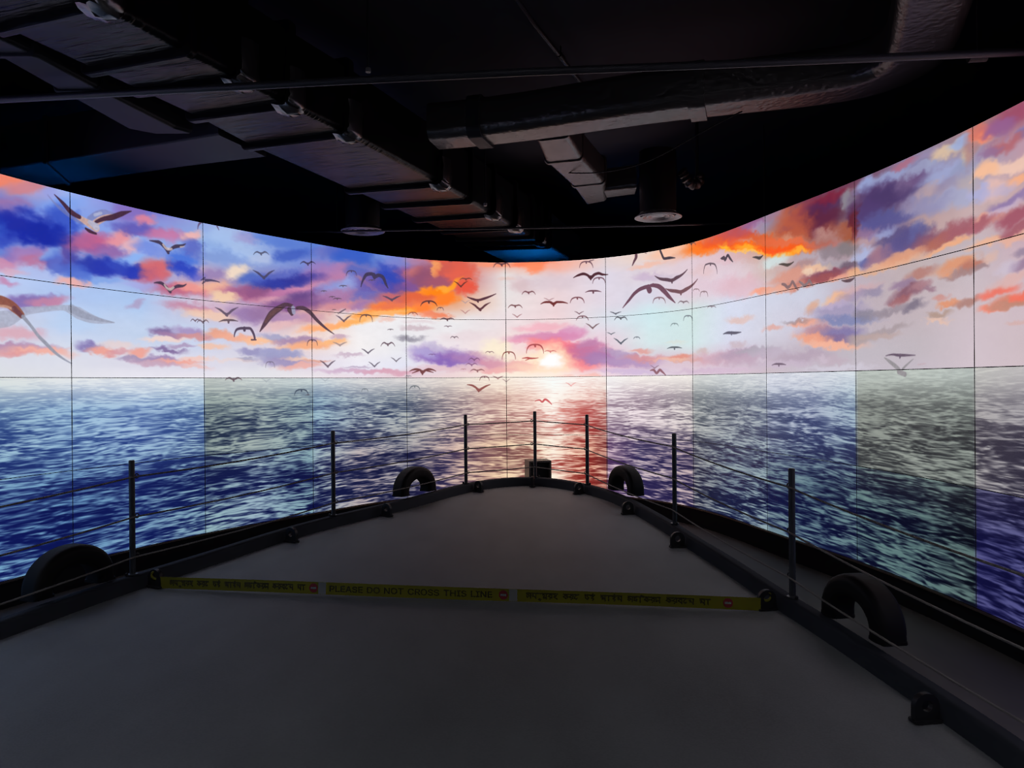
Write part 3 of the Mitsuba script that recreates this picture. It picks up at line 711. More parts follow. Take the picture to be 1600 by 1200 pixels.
[140,92,132,0.85,[[[3.604,2.217,0.0018],[3.633,2.245,0.0067],[3.656,2.225,0.0067],[3.667,2.225,0.0067],[3.690,2.245,0.0067],[3.718,2.217,0.0018]],[[3.659,2.221,0.0101],[3.662,2.205,0.0074]]]],
[76,48,60,0.85,[[[3.883,3.912,0.0018],[3.925,3.988,0.0097],[3.957,3.971,0.0097],[3.973,3.971,0.0097],[4.006,3.988,0.0097],[4.046,3.913,0.0018]],[[3.962,3.965,0.0146],[3.967,3.942,0.0107]]]],
[80,64,76,0.85,[[[3.444,3.984,0.0018],[3.454,3.989,0.0020],[3.466,3.990,0.0020],[3.476,3.988,0.0018]],[[3.460,3.988,0.0030],[3.460,3.983,0.0020]]]],
[112,60,60,0.95,[[[3.032,2.112,0.0036],[3.099,2.144,0.0144],[3.139,2.134,0.0126],[3.165,2.091,0.0198],[3.191,2.123,0.0144],[3.231,2.145,0.0161],[3.302,2.112,0.0036]],[[3.059,2.080,0.0027],[3.125,2.123,0.0108]],[[3.211,2.123,0.0108],[3.276,2.091,0.0036]],[[3.165,2.102,0.0216],[3.165,2.059,0.0090]]]],
[140,76,72,0.92,[[[3.615,1.879,0.0036],[3.659,1.867,0.0125],[3.704,1.822,0.0125],[3.729,1.778,0.0160],[3.760,1.810,0.0143],[3.805,1.854,0.0107],[3.842,1.876,0.0036]],[[3.729,1.789,0.0178],[3.728,1.756,0.0089]]]],
[140,92,96,0.85,[[[3.648,2.112,0.0018],[3.683,2.141,0.0082],[3.711,2.126,0.0082],[3.725,2.126,0.0082],[3.752,2.140,0.0082],[3.787,2.111,0.0018]],[[3.715,2.121,0.0124],[3.719,2.102,0.0091]]]],
[124,76,84,0.85,[[[3.739,1.950,0.0018],[3.754,2.007,0.0051],[3.777,2.020,0.0051],[3.796,2.020,0.0051],[3.818,2.006,0.0051],[3.833,1.949,0.0018]],[[3.786,2.016,0.0086],[3.787,2.000,0.0056]]]],
[156,108,112,0.80,[[[3.868,2.022,0.0018],[3.891,2.008,0.0060],[3.918,1.986,0.0066],[3.945,2.007,0.0060],[3.969,2.021,0.0018]],[[3.916,1.982,0.0078],[3.920,1.977,0.0072]]]],
[156,124,128,0.70,[[[3.962,1.970,0.0018],[3.979,1.954,0.0045],[3.999,1.929,0.0049],[4.020,1.953,0.0045],[4.037,1.968,0.0018]],[[3.998,1.926,0.0058],[4.001,1.922,0.0054]]]],
[80,88,96,0.80,[[[3.030,1.805,0.0018],[3.048,1.852,0.0055],[3.074,1.866,0.0055],[3.095,1.865,0.0055],[3.120,1.851,0.0055],[3.137,1.803,0.0018]],[[3.084,1.862,0.0093],[3.085,1.845,0.0060]]]],
[112,112,120,0.85,[[[2.984,2.024,0.0018],[3.005,2.033,0.0041],[3.032,2.033,0.0041],[3.052,2.027,0.0018]],[[3.018,2.030,0.0061],[3.018,2.019,0.0041]]]],
[180,132,132,0.85,[[[3.553,2.142,0.0018],[3.568,2.150,0.0032],[3.589,2.150,0.0032],[3.604,2.144,0.0018]],[[3.578,2.147,0.0048],[3.578,2.138,0.0032]]]],
[92,60,76,0.85,[[[4.732,3.862,0.0018],[4.755,3.947,0.0072],[4.788,3.962,0.0072],[4.815,3.958,0.0072],[4.848,3.935,0.0072],[4.870,3.846,0.0018]],[[4.801,3.955,0.0122],[4.802,3.932,0.0079]]]],
[76,52,68,0.80,[[[4.834,3.964,0.0072],[4.880,3.979,0.0036]]]],
[76,40,48,0.97,[[[4.670,3.698,0.0036],[4.722,3.737,0.0144],[4.768,3.754,0.0180],[4.813,3.727,0.0144],[4.846,3.679,0.0198],[4.886,3.729,0.0181],[4.925,3.745,0.0181],[4.972,3.717,0.0136],[5.026,3.710,0.0036]],[[4.846,3.690,0.0234],[4.846,3.647,0.0090]]]],
[96,56,68,0.85,[[[4.865,3.579,0.0018],[4.887,3.659,0.0069],[4.918,3.672,0.0069],[4.945,3.669,0.0069],[4.977,3.647,0.0069],[4.998,3.563,0.0018]],[[4.932,3.666,0.0117],[4.933,3.645,0.0076]]]],
[108,60,68,0.85,[[[4.160,3.440,0.0018],[4.193,3.491,0.0078],[4.219,3.476,0.0078],[4.232,3.476,0.0078],[4.259,3.489,0.0078],[4.292,3.436,0.0018]],[[4.223,3.471,0.0118],[4.227,3.453,0.0086]]]],
[92,52,64,0.85,[[[4.789,3.437,0.0018],[4.838,3.457,0.0101],[4.904,3.450,0.0102],[4.954,3.428,0.0018]],[[4.871,3.445,0.0152],[4.871,3.418,0.0102]]]],
[108,44,44,0.95,[[[4.344,3.267,0.0036],[4.395,3.298,0.0134],[4.433,3.296,0.0143],[4.470,3.261,0.0178],[4.502,3.292,0.0143],[4.547,3.289,0.0134],[4.610,3.263,0.0036]],[[4.470,3.261,0.0214],[4.470,3.228,0.0089]]]],
[164,124,128,0.70,[[[4.376,3.368,0.0018],[4.399,3.353,0.0060],[4.426,3.330,0.0066],[4.454,3.350,0.0060],[4.477,3.362,0.0018]],[[4.424,3.326,0.0078],[4.428,3.321,0.0072]]]],
[108,56,64,0.85,[[[4.636,3.267,0.0018],[4.659,3.343,0.0075],[4.693,3.359,0.0075],[4.722,3.357,0.0075],[4.756,3.335,0.0075],[4.778,3.256,0.0018]],[[4.707,3.353,0.0127],[4.709,3.329,0.0082]]]],
[108,60,64,0.85,[[[4.024,3.207,0.0018],[4.059,3.256,0.0082],[4.086,3.246,0.0082],[4.100,3.246,0.0082],[4.128,3.255,0.0082],[4.162,3.205,0.0018]],[[4.091,3.241,0.0123],[4.095,3.221,0.0090]]]],
[164,116,120,0.80,[[[4.064,3.099,0.0018],[4.086,3.081,0.0056],[4.111,3.051,0.0062],[4.137,3.080,0.0056],[4.158,3.097,0.0018]],[[4.109,3.048,0.0073],[4.113,3.043,0.0067]]]],
[116,84,92,0.80,[[[4.680,3.119,0.0018],[4.701,3.104,0.0053],[4.725,3.079,0.0058],[4.750,3.100,0.0053],[4.771,3.112,0.0018]],[[4.724,3.076,0.0069],[4.727,3.071,0.0063]]]],
[108,68,76,0.85,[[[4.696,2.968,0.0018],[4.716,3.021,0.0065],[4.745,3.035,0.0065],[4.770,3.034,0.0065],[4.800,3.015,0.0065],[4.819,2.960,0.0018]],[[4.758,3.030,0.0110],[4.759,3.010,0.0071]]]],
[116,88,92,0.85,[[[4.793,2.907,0.0018],[4.824,2.877,0.0079],[4.861,2.829,0.0088],[4.899,2.872,0.0080],[4.931,2.897,0.0018]],[[4.858,2.825,0.0103],[4.864,2.818,0.0096]]]],
[84,84,96,0.85,[[[5.046,3.081,0.0018],[5.073,3.067,0.0065],[5.104,3.046,0.0072],[5.136,3.060,0.0065],[5.163,3.069,0.0018]],[[5.102,3.042,0.0085],[5.107,3.036,0.0078]]]],
[68,68,76,0.85,[[[5.090,2.938,0.0018],[5.125,2.986,0.0077],[5.152,2.970,0.0077],[5.166,2.969,0.0077],[5.194,2.979,0.0077],[5.229,2.924,0.0018]],[[5.156,2.966,0.0116],[5.160,2.948,0.0085]]]],
[80,88,96,0.85,[[[5.014,2.736,0.0018],[5.033,2.725,0.0046],[5.055,2.707,0.0051],[5.077,2.722,0.0046],[5.096,2.730,0.0018]],[[5.053,2.705,0.0060],[5.056,2.701,0.0055]]]],
[72,80,92,0.85,[[[5.082,2.636,0.0018],[5.116,2.603,0.0085],[5.157,2.551,0.0093],[5.199,2.597,0.0085],[5.234,2.624,0.0018]],[[5.154,2.546,0.0110],[5.160,2.539,0.0102]]]],
[72,80,92,0.85,[[[5.298,2.610,0.0019],[5.309,2.632,0.0035],[5.326,2.639,0.0035],[5.341,2.638,0.0035],[5.358,2.628,0.0035],[5.369,2.604,0.0019]],[[5.334,2.637,0.0060],[5.334,2.626,0.0039]]]],
[164,68,72,0.85,[[[4.199,2.414,0.0018],[4.227,2.542,0.0091],[4.267,2.565,0.0091],[4.301,2.565,0.0091],[4.342,2.539,0.0091],[4.368,2.410,0.0018]],[[4.284,2.559,0.0155],[4.286,2.529,0.0100]]]],
[208,112,112,0.80,[[[4.378,2.441,0.0018],[4.406,2.456,0.0067],[4.429,2.447,0.0067],[4.441,2.447,0.0067],[4.463,2.454,0.0067],[4.492,2.437,0.0018]],[[4.433,2.443,0.0101],[4.436,2.427,0.0074]]]],
[140,76,72,0.85,[[[3.961,2.313,0.0018],[3.982,2.425,0.0071],[4.014,2.444,0.0071],[4.040,2.443,0.0071],[4.071,2.424,0.0071],[4.092,2.312,0.0018]],[[4.027,2.439,0.0121],[4.028,2.415,0.0078]]]],
[180,72,72,0.90,[[[4.158,2.327,0.0036],[4.208,2.337,0.0107],[4.246,2.326,0.0107],[4.315,2.335,0.0027]],[[4.189,2.293,0.0027],[4.233,2.326,0.0089]]]],
[92,60,72,0.95,[[[5.334,4.005,0.0185],[5.334,3.952,0.0204],[5.312,3.883,0.0148],[5.290,3.814,0.0046]],[[5.406,4.020,0.0037],[5.450,3.979,0.0028]]]],
[64,56,68,0.95,[[[5.606,4.012,0.0132],[5.628,3.925,0.0132],[5.658,3.847,0.0151],[5.720,3.842,0.0171],[5.790,3.824,0.0038]]]],
[88,72,80,0.85,[[[5.936,3.985,0.0019],[5.964,4.009,0.0057],[5.987,3.986,0.0057],[5.999,3.982,0.0057],[6.022,3.991,0.0057],[6.052,3.949,0.0020]],[[5.991,3.982,0.0086],[5.994,3.970,0.0063]]]],
[88,64,76,0.95,[[[5.544,3.598,0.0028],[5.618,3.532,0.0170],[5.687,3.508,0.0209],[5.749,3.484,0.0190],[5.804,3.512,0.0230],[5.852,3.531,0.0154],[5.941,3.608,0.0039]],[[5.749,3.484,0.0229],[5.749,3.445,0.0095]]]],
[108,72,80,0.95,[[[5.671,3.370,0.0028],[5.732,3.328,0.0190],[5.795,3.306,0.0210],[5.858,3.283,0.0212],[5.923,3.309,0.0232],[5.989,3.344,0.0156],[6.073,3.430,0.0039]],[[5.858,3.274,0.0250],[5.858,3.244,0.0115]]]],
[108,72,88,0.97,[[[5.181,3.133,0.0037],[5.245,3.242,0.0166],[5.323,3.367,0.0222],[5.388,3.420,0.0242],[5.461,3.439,0.0243]],[[5.506,3.451,0.0206],[5.580,3.427,0.0282],[5.640,3.355,0.0321],[5.708,3.242,0.0247],[5.786,3.128,0.0048]],[[5.469,3.427,0.0374],[5.483,3.373,0.0374]],[[5.491,3.454,0.0150],[5.528,3.478,0.0047]]]],
[124,92,100,0.85,[[[5.519,3.161,0.0019],[5.543,3.235,0.0071],[5.579,3.246,0.0072],[5.609,3.241,0.0072],[5.645,3.218,0.0072],[5.669,3.138,0.0019]],[[5.594,3.239,0.0122],[5.595,3.219,0.0079]]]],
[108,92,100,0.85,[[[5.821,3.115,0.0019],[5.855,3.140,0.0069],[5.882,3.125,0.0069],[5.896,3.122,0.0069],[5.924,3.127,0.0069],[5.958,3.091,0.0019]],[[5.886,3.121,0.0103],[5.890,3.107,0.0076]]]],
[124,100,104,0.85,[[[6.013,3.262,0.0020],[6.027,3.286,0.0037],[6.047,3.289,0.0037],[6.064,3.285,0.0037],[6.084,3.273,0.0037],[6.097,3.244,0.0020]],[[6.055,3.285,0.0063],[6.056,3.275,0.0041]]]],
[112,88,92,0.85,[[[6.105,3.164,0.0020],[6.122,3.227,0.0045],[6.147,3.230,0.0045],[6.168,3.226,0.0045],[6.193,3.211,0.0045],[6.209,3.143,0.0020]],[[6.157,3.226,0.0077],[6.158,3.214,0.0050]]]],
[76,64,76,0.85,[[[6.155,3.489,0.0020],[6.185,3.615,0.0079],[6.229,3.618,0.0079],[6.266,3.608,0.0079],[6.310,3.580,0.0079],[6.339,3.441,0.0020]],[[6.248,3.609,0.0135],[6.249,3.589,0.0087]]]],
[68,60,72,0.95,[[[6.390,3.642,0.0050],[6.434,3.647,0.0159],[6.452,3.605,0.0159],[6.488,3.657,0.0158],[6.523,3.601,0.0138],[6.559,3.546,0.0049]],[[6.407,3.637,0.0119],[6.461,3.620,0.0159]]]],
[64,60,64,0.95,[[[6.831,3.524,0.0028],[6.874,3.511,0.0112],[6.925,3.487,0.0167],[6.967,3.508,0.0037]]]],
[112,96,108,0.85,[[[6.203,2.981,0.0020],[6.232,2.998,0.0054],[6.255,2.989,0.0054],[6.266,2.987,0.0054],[6.289,2.987,0.0054],[6.318,2.961,0.0020]],[[6.258,2.986,0.0081],[6.261,2.976,0.0060]]]],
[88,96,108,0.85,[[[5.887,2.836,0.0019],[5.906,2.899,0.0051],[5.933,2.906,0.0052],[5.956,2.902,0.0052],[5.984,2.887,0.0052],[6.002,2.820,0.0020]],[[5.945,2.901,0.0088],[5.946,2.888,0.0057]]]],
[104,120,124,0.85,[[[5.729,2.771,0.0019],[5.744,2.803,0.0043],[5.766,2.810,0.0044],[5.785,2.807,0.0044],[5.808,2.795,0.0044],[5.823,2.760,0.0019]],[[5.776,2.806,0.0074],[5.777,2.794,0.0048]]]],
[68,72,92,0.95,[[[6.417,2.568,0.0030],[6.479,2.578,0.0139],[6.533,2.571,0.0158],[6.595,2.563,0.0137],[6.666,2.563,0.0029]],[[6.533,2.571,0.0178],[6.533,2.545,0.0079]]]],
[72,80,88,0.85,[[[5.684,2.423,0.0019],[5.738,2.439,0.0099],[5.810,2.434,0.0099],[5.864,2.416,0.0019]],[[5.773,2.430,0.0148],[5.773,2.407,0.0099]]]],
[140,112,128,0.85,[[[5.487,2.165,0.0019],[5.509,2.148,0.0051],[5.535,2.123,0.0056],[5.561,2.146,0.0051],[5.584,2.161,0.0019]],[[5.533,2.120,0.0067],[5.537,2.116,0.0062]]]],
[140,92,104,0.95,[[[5.483,2.083,0.0047],[5.520,2.092,0.0150],[5.557,2.040,0.0150],[5.595,2.090,0.0170],[5.625,2.058,0.0132],[5.662,2.007,0.0047]]]],
[72,64,60,0.95,[[[7.167,3.338,0.0026],[7.221,3.323,0.0120],[7.275,3.301,0.0152],[7.343,3.321,0.0033]]]],
[124,100,104,0.90,[[[7.204,3.085,0.0103],[7.235,3.070,0.0154],[7.273,3.031,0.0170],[7.303,3.047,0.0135],[7.326,3.088,0.0134],[7.355,3.036,0.0150],[7.392,2.975,0.0049]]]],
[132,116,120,0.90,[[[7.407,3.070,0.0082],[7.436,3.041,0.0131],[7.465,3.012,0.0146],[7.501,3.034,0.0129],[7.516,3.061,0.0112],[7.537,3.026,0.0128],[7.558,2.992,0.0063]]]],
[88,68,76,0.95,[[[7.864,2.983,0.0030],[7.909,2.966,0.0117],[7.948,2.964,0.0145],[7.993,2.981,0.0043]]]],
[88,72,92,0.85,[[[7.070,2.098,0.0018],[7.123,2.112,0.0087],[7.192,2.108,0.0086],[7.243,2.096,0.0017]],[[7.157,2.105,0.0130],[7.157,2.087,0.0086]]]],
[88,72,92,0.95,[[[8.287,2.141,0.0020],[8.351,2.150,0.0066],[8.396,2.141,0.0104],[8.447,2.137,0.0096],[8.546,2.131,0.0019]],[[8.419,2.139,0.0116],[8.413,2.115,0.0065]]]],
[144,140,144,0.95,[[[8.275,2.123,0.0040],[8.321,2.082,0.0133],[8.373,2.036,0.0170],[8.407,1.998,0.0155]],[[8.435,2.003,0.0090],[8.474,2.045,0.0076],[8.529,2.096,0.0019]],[[8.401,1.980,0.0195],[8.457,1.954,0.0192]]]],
[192,160,168,0.60,[[[8.566,2.041,0.0025],[8.630,2.050,0.0024]]]],
[200,80,84,0.90,[[[4.280,1.580,0.0036],[4.324,1.602,0.0089],[4.349,1.568,0.0107],[4.380,1.613,0.0134],[4.412,1.579,0.0107],[4.443,1.523,0.0036]]]],
[232,160,156,0.80,[[[4.585,1.900,0.0018],[4.608,1.882,0.0060],[4.636,1.853,0.0066],[4.664,1.881,0.0060],[4.687,1.898,0.0018]],[[4.634,1.850,0.0078],[4.638,1.844,0.0072]]]],
[164,168,188,0.75,[[[-0.566,2.547,0.0712],[-0.414,2.580,0.0635],[-0.295,2.673,0.0327],[-0.173,2.712,0.0224],[-0.047,2.745,0.0230],[0.048,2.704,0.0529],[0.127,2.659,0.0419],[0.216,2.635,0.0213],[0.303,2.631,0.0031]]]],
[140,144,164,0.55,[[[0.005,2.746,0.0350],[0.083,2.688,0.0296],[0.171,2.658,0.0181],[0.299,2.631,0.0031]]]],
[140,80,64,0.95,[[[-0.528,2.749,0.0411],[-0.452,2.750,0.0419],[-0.406,2.733,0.0371],[-0.367,2.695,0.0375],[-0.323,2.631,0.0270]]]],
[200,156,136,0.80,[[[-0.498,2.699,0.0104],[-0.421,2.699,0.0106],[-0.375,2.681,0.0080]]]],
[92,52,68,0.70,[[[-0.367,2.688,0.0214],[-0.320,2.618,0.0162]]]],
[144,148,164,0.90,[[[-0.312,2.613,0.0163],[-0.264,2.528,0.0121],[-0.216,2.428,0.0133],[-0.167,2.353,0.0146],[-0.113,2.270,0.0125],[-0.058,2.205,0.0080],[0.001,2.153,0.0035]]]]]
SEA = [
[-0.458,220,226,224,160,196,216,30,60,132,112,164,200,8,20,96],
[-0.002,226,230,234,152,190,220,36,68,140,100,152,196,6,18,88],
[0.491,234,238,240,168,200,228,44,76,152,120,164,196,10,24,96],
[0.991,228,238,240,164,196,220,44,76,140,130,168,188,10,24,88],
[1.013,200,208,200,152,170,164,28,44,72,144,180,188,10,20,80],
[1.454,212,220,216,164,180,176,28,44,80,152,180,196,10,20,80],
[1.984,204,216,216,148,176,180,24,44,88,128,168,180,8,16,72],
[2.023,208,220,224,152,188,204,24,44,100,156,180,188,8,16,72],
[2.479,220,220,220,176,190,196,32,48,92,192,176,176,16,24,72],
[2.981,228,222,220,184,190,188,40,56,92,168,164,168,16,20,64],
[3.421,238,226,216,222,204,194,100,88,108,216,184,172,52,44,84],
[3.802,252,238,220,244,218,198,160,116,120,246,208,172,120,76,84],
[3.997,255,242,224,248,220,198,176,124,120,250,216,176,128,80,80],
[4.241,255,246,236,254,228,212,200,136,128,253,226,192,140,80,72],
[4.461,248,255,252,255,250,240,232,156,144,255,240,220,180,80,72],
[4.685,255,250,244,252,230,218,204,96,88,252,208,180,156,48,40],
[4.847,255,248,240,250,220,208,184,68,64,248,196,164,140,36,32],
[4.987,255,248,240,240,216,204,172,76,72,232,176,152,116,40,40],
[5.014,255,255,252,250,240,240,148,120,140,220,192,204,76,44,92],
[5.362,255,248,240,240,224,228,128,104,124,204,184,192,44,36,88],
[5.975,250,244,236,224,216,212,104,96,112,208,184,184,28,24,72],
[6.025,220,224,220,184,188,186,76,88,100,168,168,168,16,24,56],
[6.497,216,222,222,176,184,188,60,76,100,140,160,168,12,24,68],
[6.975,216,220,224,168,180,188,56,72,108,144,168,176,10,20,64],
[7.025,222,226,236,180,190,208,52,68,108,110,136,148,10,18,68],
[7.547,220,224,232,172,184,204,44,60,112,100,132,144,8,16,60],
[7.983,216,226,232,164,188,204,44,60,108,102,135,140,8,12,52],
[8.021,188,198,190,144,152,143,52,56,60,94,128,130,4,8,44],
[8.542,192,202,194,148,156,148,44,48,52,92,124,124,4,8,36],
[8.986,188,198,192,144,154,146,44,48,52,92,118,116,4,8,24],
[9.013,204,204,198,176,172,172,56,52,68,80,80,138,12,12,64],
[9.316,204,200,198,172,168,172,48,44,64,80,80,140,10,10,56]]

NODES = np.array([[-4.20, 1.18], [-4.22, 2.6], [-4.31, 3.85], [-4.19, 5.27], [-3.793, 6.616], [-3.17, 7.911], [-2.362, 9.087], [-1.4, 10.207], [-.079, 10.684], [1.272, 10.345],
                  [2.184, 9.275], [2.588, 7.811], [2.895, 6.465], [3.073, 5.102], [3.11, 3.66], [3.02, 2.22], [2.84, .8], [2.75, -.62]])
U_MIN, U_MAX = -4, 13
PANEL_H, WALL_Z = 0.80, 0.225
wall_curve = CubicSpline(np.arange(U_MIN, U_MAX + 1), NODES)
PER_U, PER_V = 240, 140
NU, NV = (U_MAX - U_MIN) * PER_U, 4 * PER_V

def interp_rows(x, xs, rows):
    return np.stack([np.interp(x, xs, rows[:, k]) for k in range(3)], -1)

def step(a, b, x):
    t = np.clip((x - a) / (b - a), 0, 1)
    return t * t * (3 - 2 * t)

def show():
    """The moving picture's frame as linear radiance on a grid of the wall, (NV, NU, 3)."""
    u = U_MIN + (np.arange(NU) + 0.5) / PER_U
    v = (np.arange(NV) + 0.5) / PER_V
    UU, VV = np.meshgrid(u, v)
    X, Y = UU * 1.42, VV * PANEL_H                       # metres along and up the wall
    P = np.stack([X, Y, np.zeros_like(X)], -1)
    img = np.zeros((NV, NU, 3))
    # --- sky: base colours, then clouds with ragged edges
    rows = np.array(SKY, float).reshape(len(SKY_U), len(SKY_V), 3) / 255
    top = int(1.9 * PER_V)
    warp = (meshkit.fbm(P[top:] * [2.2, 3.2, 1], 4, seed=3) - 0.5) * 0.5
    col = np.stack([interp_rows(u, SKY_U, rows[:, j]) for j in range(len(SKY_V))], 0)   # (levels, NU, 3)
    vv = np.clip(VV[top:] + warp * 0.35, SKY_V[0], SKY_V[-1])
    j = np.clip(np.searchsorted(SKY_V, vv) - 1, 0, len(SKY_V) - 2)
    t = (vv - np.array(SKY_V)[j]) / np.diff(SKY_V)[j]
    t = t * t * (3 - 2 * t)
    iu = np.broadcast_to(np.arange(NU), vv.shape)
    sky = col[j, iu] * (1 - t)[..., None] + col[j + 1, iu] * t[..., None]
    n1 = meshkit.fbm(P[top:] * [5.5, 9.0, 1], 4, seed=11) - 0.5
    n2 = meshkit.fbm(P[top:] * [5.5, 9.0, 1] + 40, 4, seed=12) - 0.5
    n3 = meshkit.fbm(P[top:] * [16, 24, 1], 3, seed=13) - 0.5
    beyond = [[-0.95 - c[0], *c[1:4], -c[4], *c[5:]] for c in CLOUDS if -0.35 < c[0] < 2.4] + [[18.75 - c[0], *c[1:4], -c[4], *c[5:]] for c in CLOUDS if 6.3 < c[0] < 9.3]
    for cu, cv, rx, ry, rot, cr, cg, cb, al in CLOUDS + beyond:      # the cloud deck goes on past the picture's edges
        rot = math.radians(rot)
        R = 1.9 * max(rx, ry)
        a0, a1 = max(0, int((cu - U_MIN - R / 1.42) * PER_U)), min(NU, int((cu - U_MIN + R / 1.42) * PER_U) + 1)
        b0, b1 = max(0, int((cv - R / 0.8) * PER_V) - top), min(NV - top, int((cv + R / 0.8) * PER_V) + 1 - top)
        if a1 <= a0 or b1 <= b0:
            continue
        s = np.s_[b0:b1, a0:a1]
        big = min(0.20, 0.55 * ry + 0.05)
        dx = X[top:][s] - cu * 1.42 + n1[s] * big * 1.6 + n3[s] * 0.08
        dy = Y[top:][s] - cv * 0.8 + n2[s] * big * 1.0 + n3[s] * 0.05
        ex, ey = (dx * math.cos(rot) + dy * math.sin(rot)) / rx, (-dx * math.sin(rot) + dy * math.cos(rot)) / ry
        a = al * step(1.5, 0.45, np.sqrt(ex * ex + ey * ey))
        sky[s] += a[..., None] * (np.array([cr, cg, cb]) / 255 - sky[s])
    wisp = (meshkit.fbm(P[top:] * [7, 16, 1], 4, seed=21) - 0.5) * step(2.1, 2.7, VV[top:])
    sky *= (1 + 0.03 * wisp + 0.012 * n3)[..., None]
    grey = sky.mean(-1, keepdims=True)
    sky = np.clip(grey + (sky - grey) * 1.06, 0, 1) ** 1.13
    img[top:] = sky
    # --- sea: ripples that grow from the horizon down
    sea = np.array(SEA, float)
    sea[:, 1:] /= 255
    c = [interp_rows(u, sea[:, 0], sea[:, 1 + 3 * k:4 + 3 * k])[None] for k in range(5)]
    hz = int(2.0 * PER_V)
    S, Vs, Us, Xs, Ys = P[:hz], VV[:hz], UU[:hz], X[:hz], Y[:hz]
    depth = 2.0 - Vs
    wav = (meshkit.fbm(S * [1.1, 2.2, 1], 2, seed=31) - 0.5) * 0.06
    Z = np.stack([Xs + (meshkit.fbm(S * [3, 6, 1], 2, seed=36) - .5) * .22, Ys + wav + (meshkit.fbm(S * [5, 9, 1], 2, seed=37) - .5) * .012, Xs * 0], -1)
    def ripple(fx, fy, seed):
        a = meshkit.noise(Z * [fx, fy, 1] + 7.3, seed)
        b = meshkit.noise(Z * [fx * 1.35, fy * 1.3, 1] + 3.1, seed + 5)
        d = meshkit.noise(Z * [fx * 2.6, fy * 2.3, 1], seed + 9)
        return 0.36 * a + 0.36 * b + 0.28 * d
    r1, r2, r3 = ripple(7.4, 112, 41), ripple(5.8, 78, 51), ripple(4.5, 52, 61)
    w1, w3 = 1 - step(0.15, 0.8, depth), step(0.6, 1.7, depth)
    r = r1 * w1 + (1 - w1) * (r2 * (1 - w3) + r3 * w3)
    fine = ripple(8.0, 98, 71)
    swell = meshkit.fbm(Z * [0.9, 9.0, 1], 3, seed=81)
    k = np.clip((r - 0.5) * 2.7 + (fine - 0.5) * 1.3 + (swell - 0.5) * 1.3 + 0.44 + 0.34 * np.exp(-((Us - 4.42 - 0.03 * depth) / 0.15) ** 2), 0, 1)
    k = 0.35 * k + 0.65 * step(0.0, 1.0, k)
    column = np.floor(Us)
    sharp = np.isin(column, [1, 8, 9]) | (Us < -1)
    low = np.where(sharp, (Vs < 1.0) * 1.0, step(1.45, 0.65, Vs))
    lowered = np.where(sharp, 0.35 * step(1.0, 0.5, Vs) + 0.65, 1.0) * low
    near = step(0.0, 0.55, depth)[..., None]
    light = c[1] * (1 - lowered[..., None]) + c[3] * lowered[..., None]
    dark = c[2] * (1 - lowered[..., None]) + c[4] * lowered[..., None]
    light = c[0] * (1 - step(0.0, 0.4, depth)[..., None]) + light * step(0.0, 0.4, depth)[..., None]
    dk = np.clip(0.12 + 0.88 * step(0.02, 0.62, depth), 0, 1)[..., None]
    dark = light * (1 - dk) + dark * dk
    water = dark + (light - dark) * k[..., None]
    spark = step(0.80, 1.0, fine * 0.5 + k * 0.5) * step(0.15, 0.6, depth)
    water += 0.22 * spark[..., None] * (1 - water)
    grey = water.mean(-1, keepdims=True)
    img[:hz] = np.clip(grey + (water - grey) * 0.88, 0, 1) ** 1.04
    # --- gulls: tapered strokes
    for cr, cg, cb, al, strokes in BIRDS:
        ink = np.array([cr, cg, cb]) / 255
        pts = [np.array(st) for st in strokes]
        allp = np.vstack(pts)
        pad = allp[:, 2].max() * 2 + 0.02
        a0, a1 = max(0, int((allp[:, 0].min() - U_MIN - pad) * PER_U)), min(NU, int((allp[:, 0].max() - U_MIN + pad) * PER_U) + 1)
        b0, b1 = max(0, int((allp[:, 1].min() - pad * 2) * PER_V)), min(NV, int((allp[:, 1].max() + pad * 2) * PER_V) + 1)
        if a1 <= a0 or b1 <= b0:
            continue
        s = np.s_[b0:b1, a0:a1]
        best = np.full(X[s].shape, 1e9)
        for st in pts:
            q = np.c_[st[:, 0] * 1.42, st[:, 1] * 0.8]
            if len(q) > 2:                                # round the joints of a wing
                d = np.r_[0, np.cumsum(np.linalg.norm(np.diff(q, axis=0), axis=1) + 1e-9)]
                g = np.linspace(0, d[-1], 4 * len(q))
                from scipy.interpolate import PchipInterpolator
                rr = np.interp(g, d, st[:, 2])
                q = PchipInterpolator(d, q)(g)
            else:
                rr = st[:, 2]
            for i in range(len(q) - 1):
                e = q[i + 1] - q[i]
                tt = np.clip(((X[s] - q[i, 0]) * e[0] + (Y[s] - q[i, 1]) * e[1]) / max(e @ e, 1e-12), 0, 1)
                dist = np.hypot(X[s] - q[i, 0] - tt * e[0], Y[s] - q[i, 1] - tt * e[1])
                best = np.minimum(best, dist - (rr[i] * (1 - tt) + rr[i + 1] * tt))
        a = al * step(0.0055, -0.0035, best)
        shade = 1 + 0.10 * (meshkit.noise(P[s] * [60, 60, 1], 5) - 0.5)
        img[s] += a[..., None] * (ink * shade[..., None] - img[s])
    img = np.clip(img, 0, 1)
    return np.where(img < 0.04045, img / 12.92, ((img + 0.055) / 1.055) ** 2.4)

FRAME = show()
TABLE = mi.Float(np.ascontiguousarray(FRAME.astype(np.float32)).ravel() * SCREEN_GAIN)
dr.eval(TABLE)

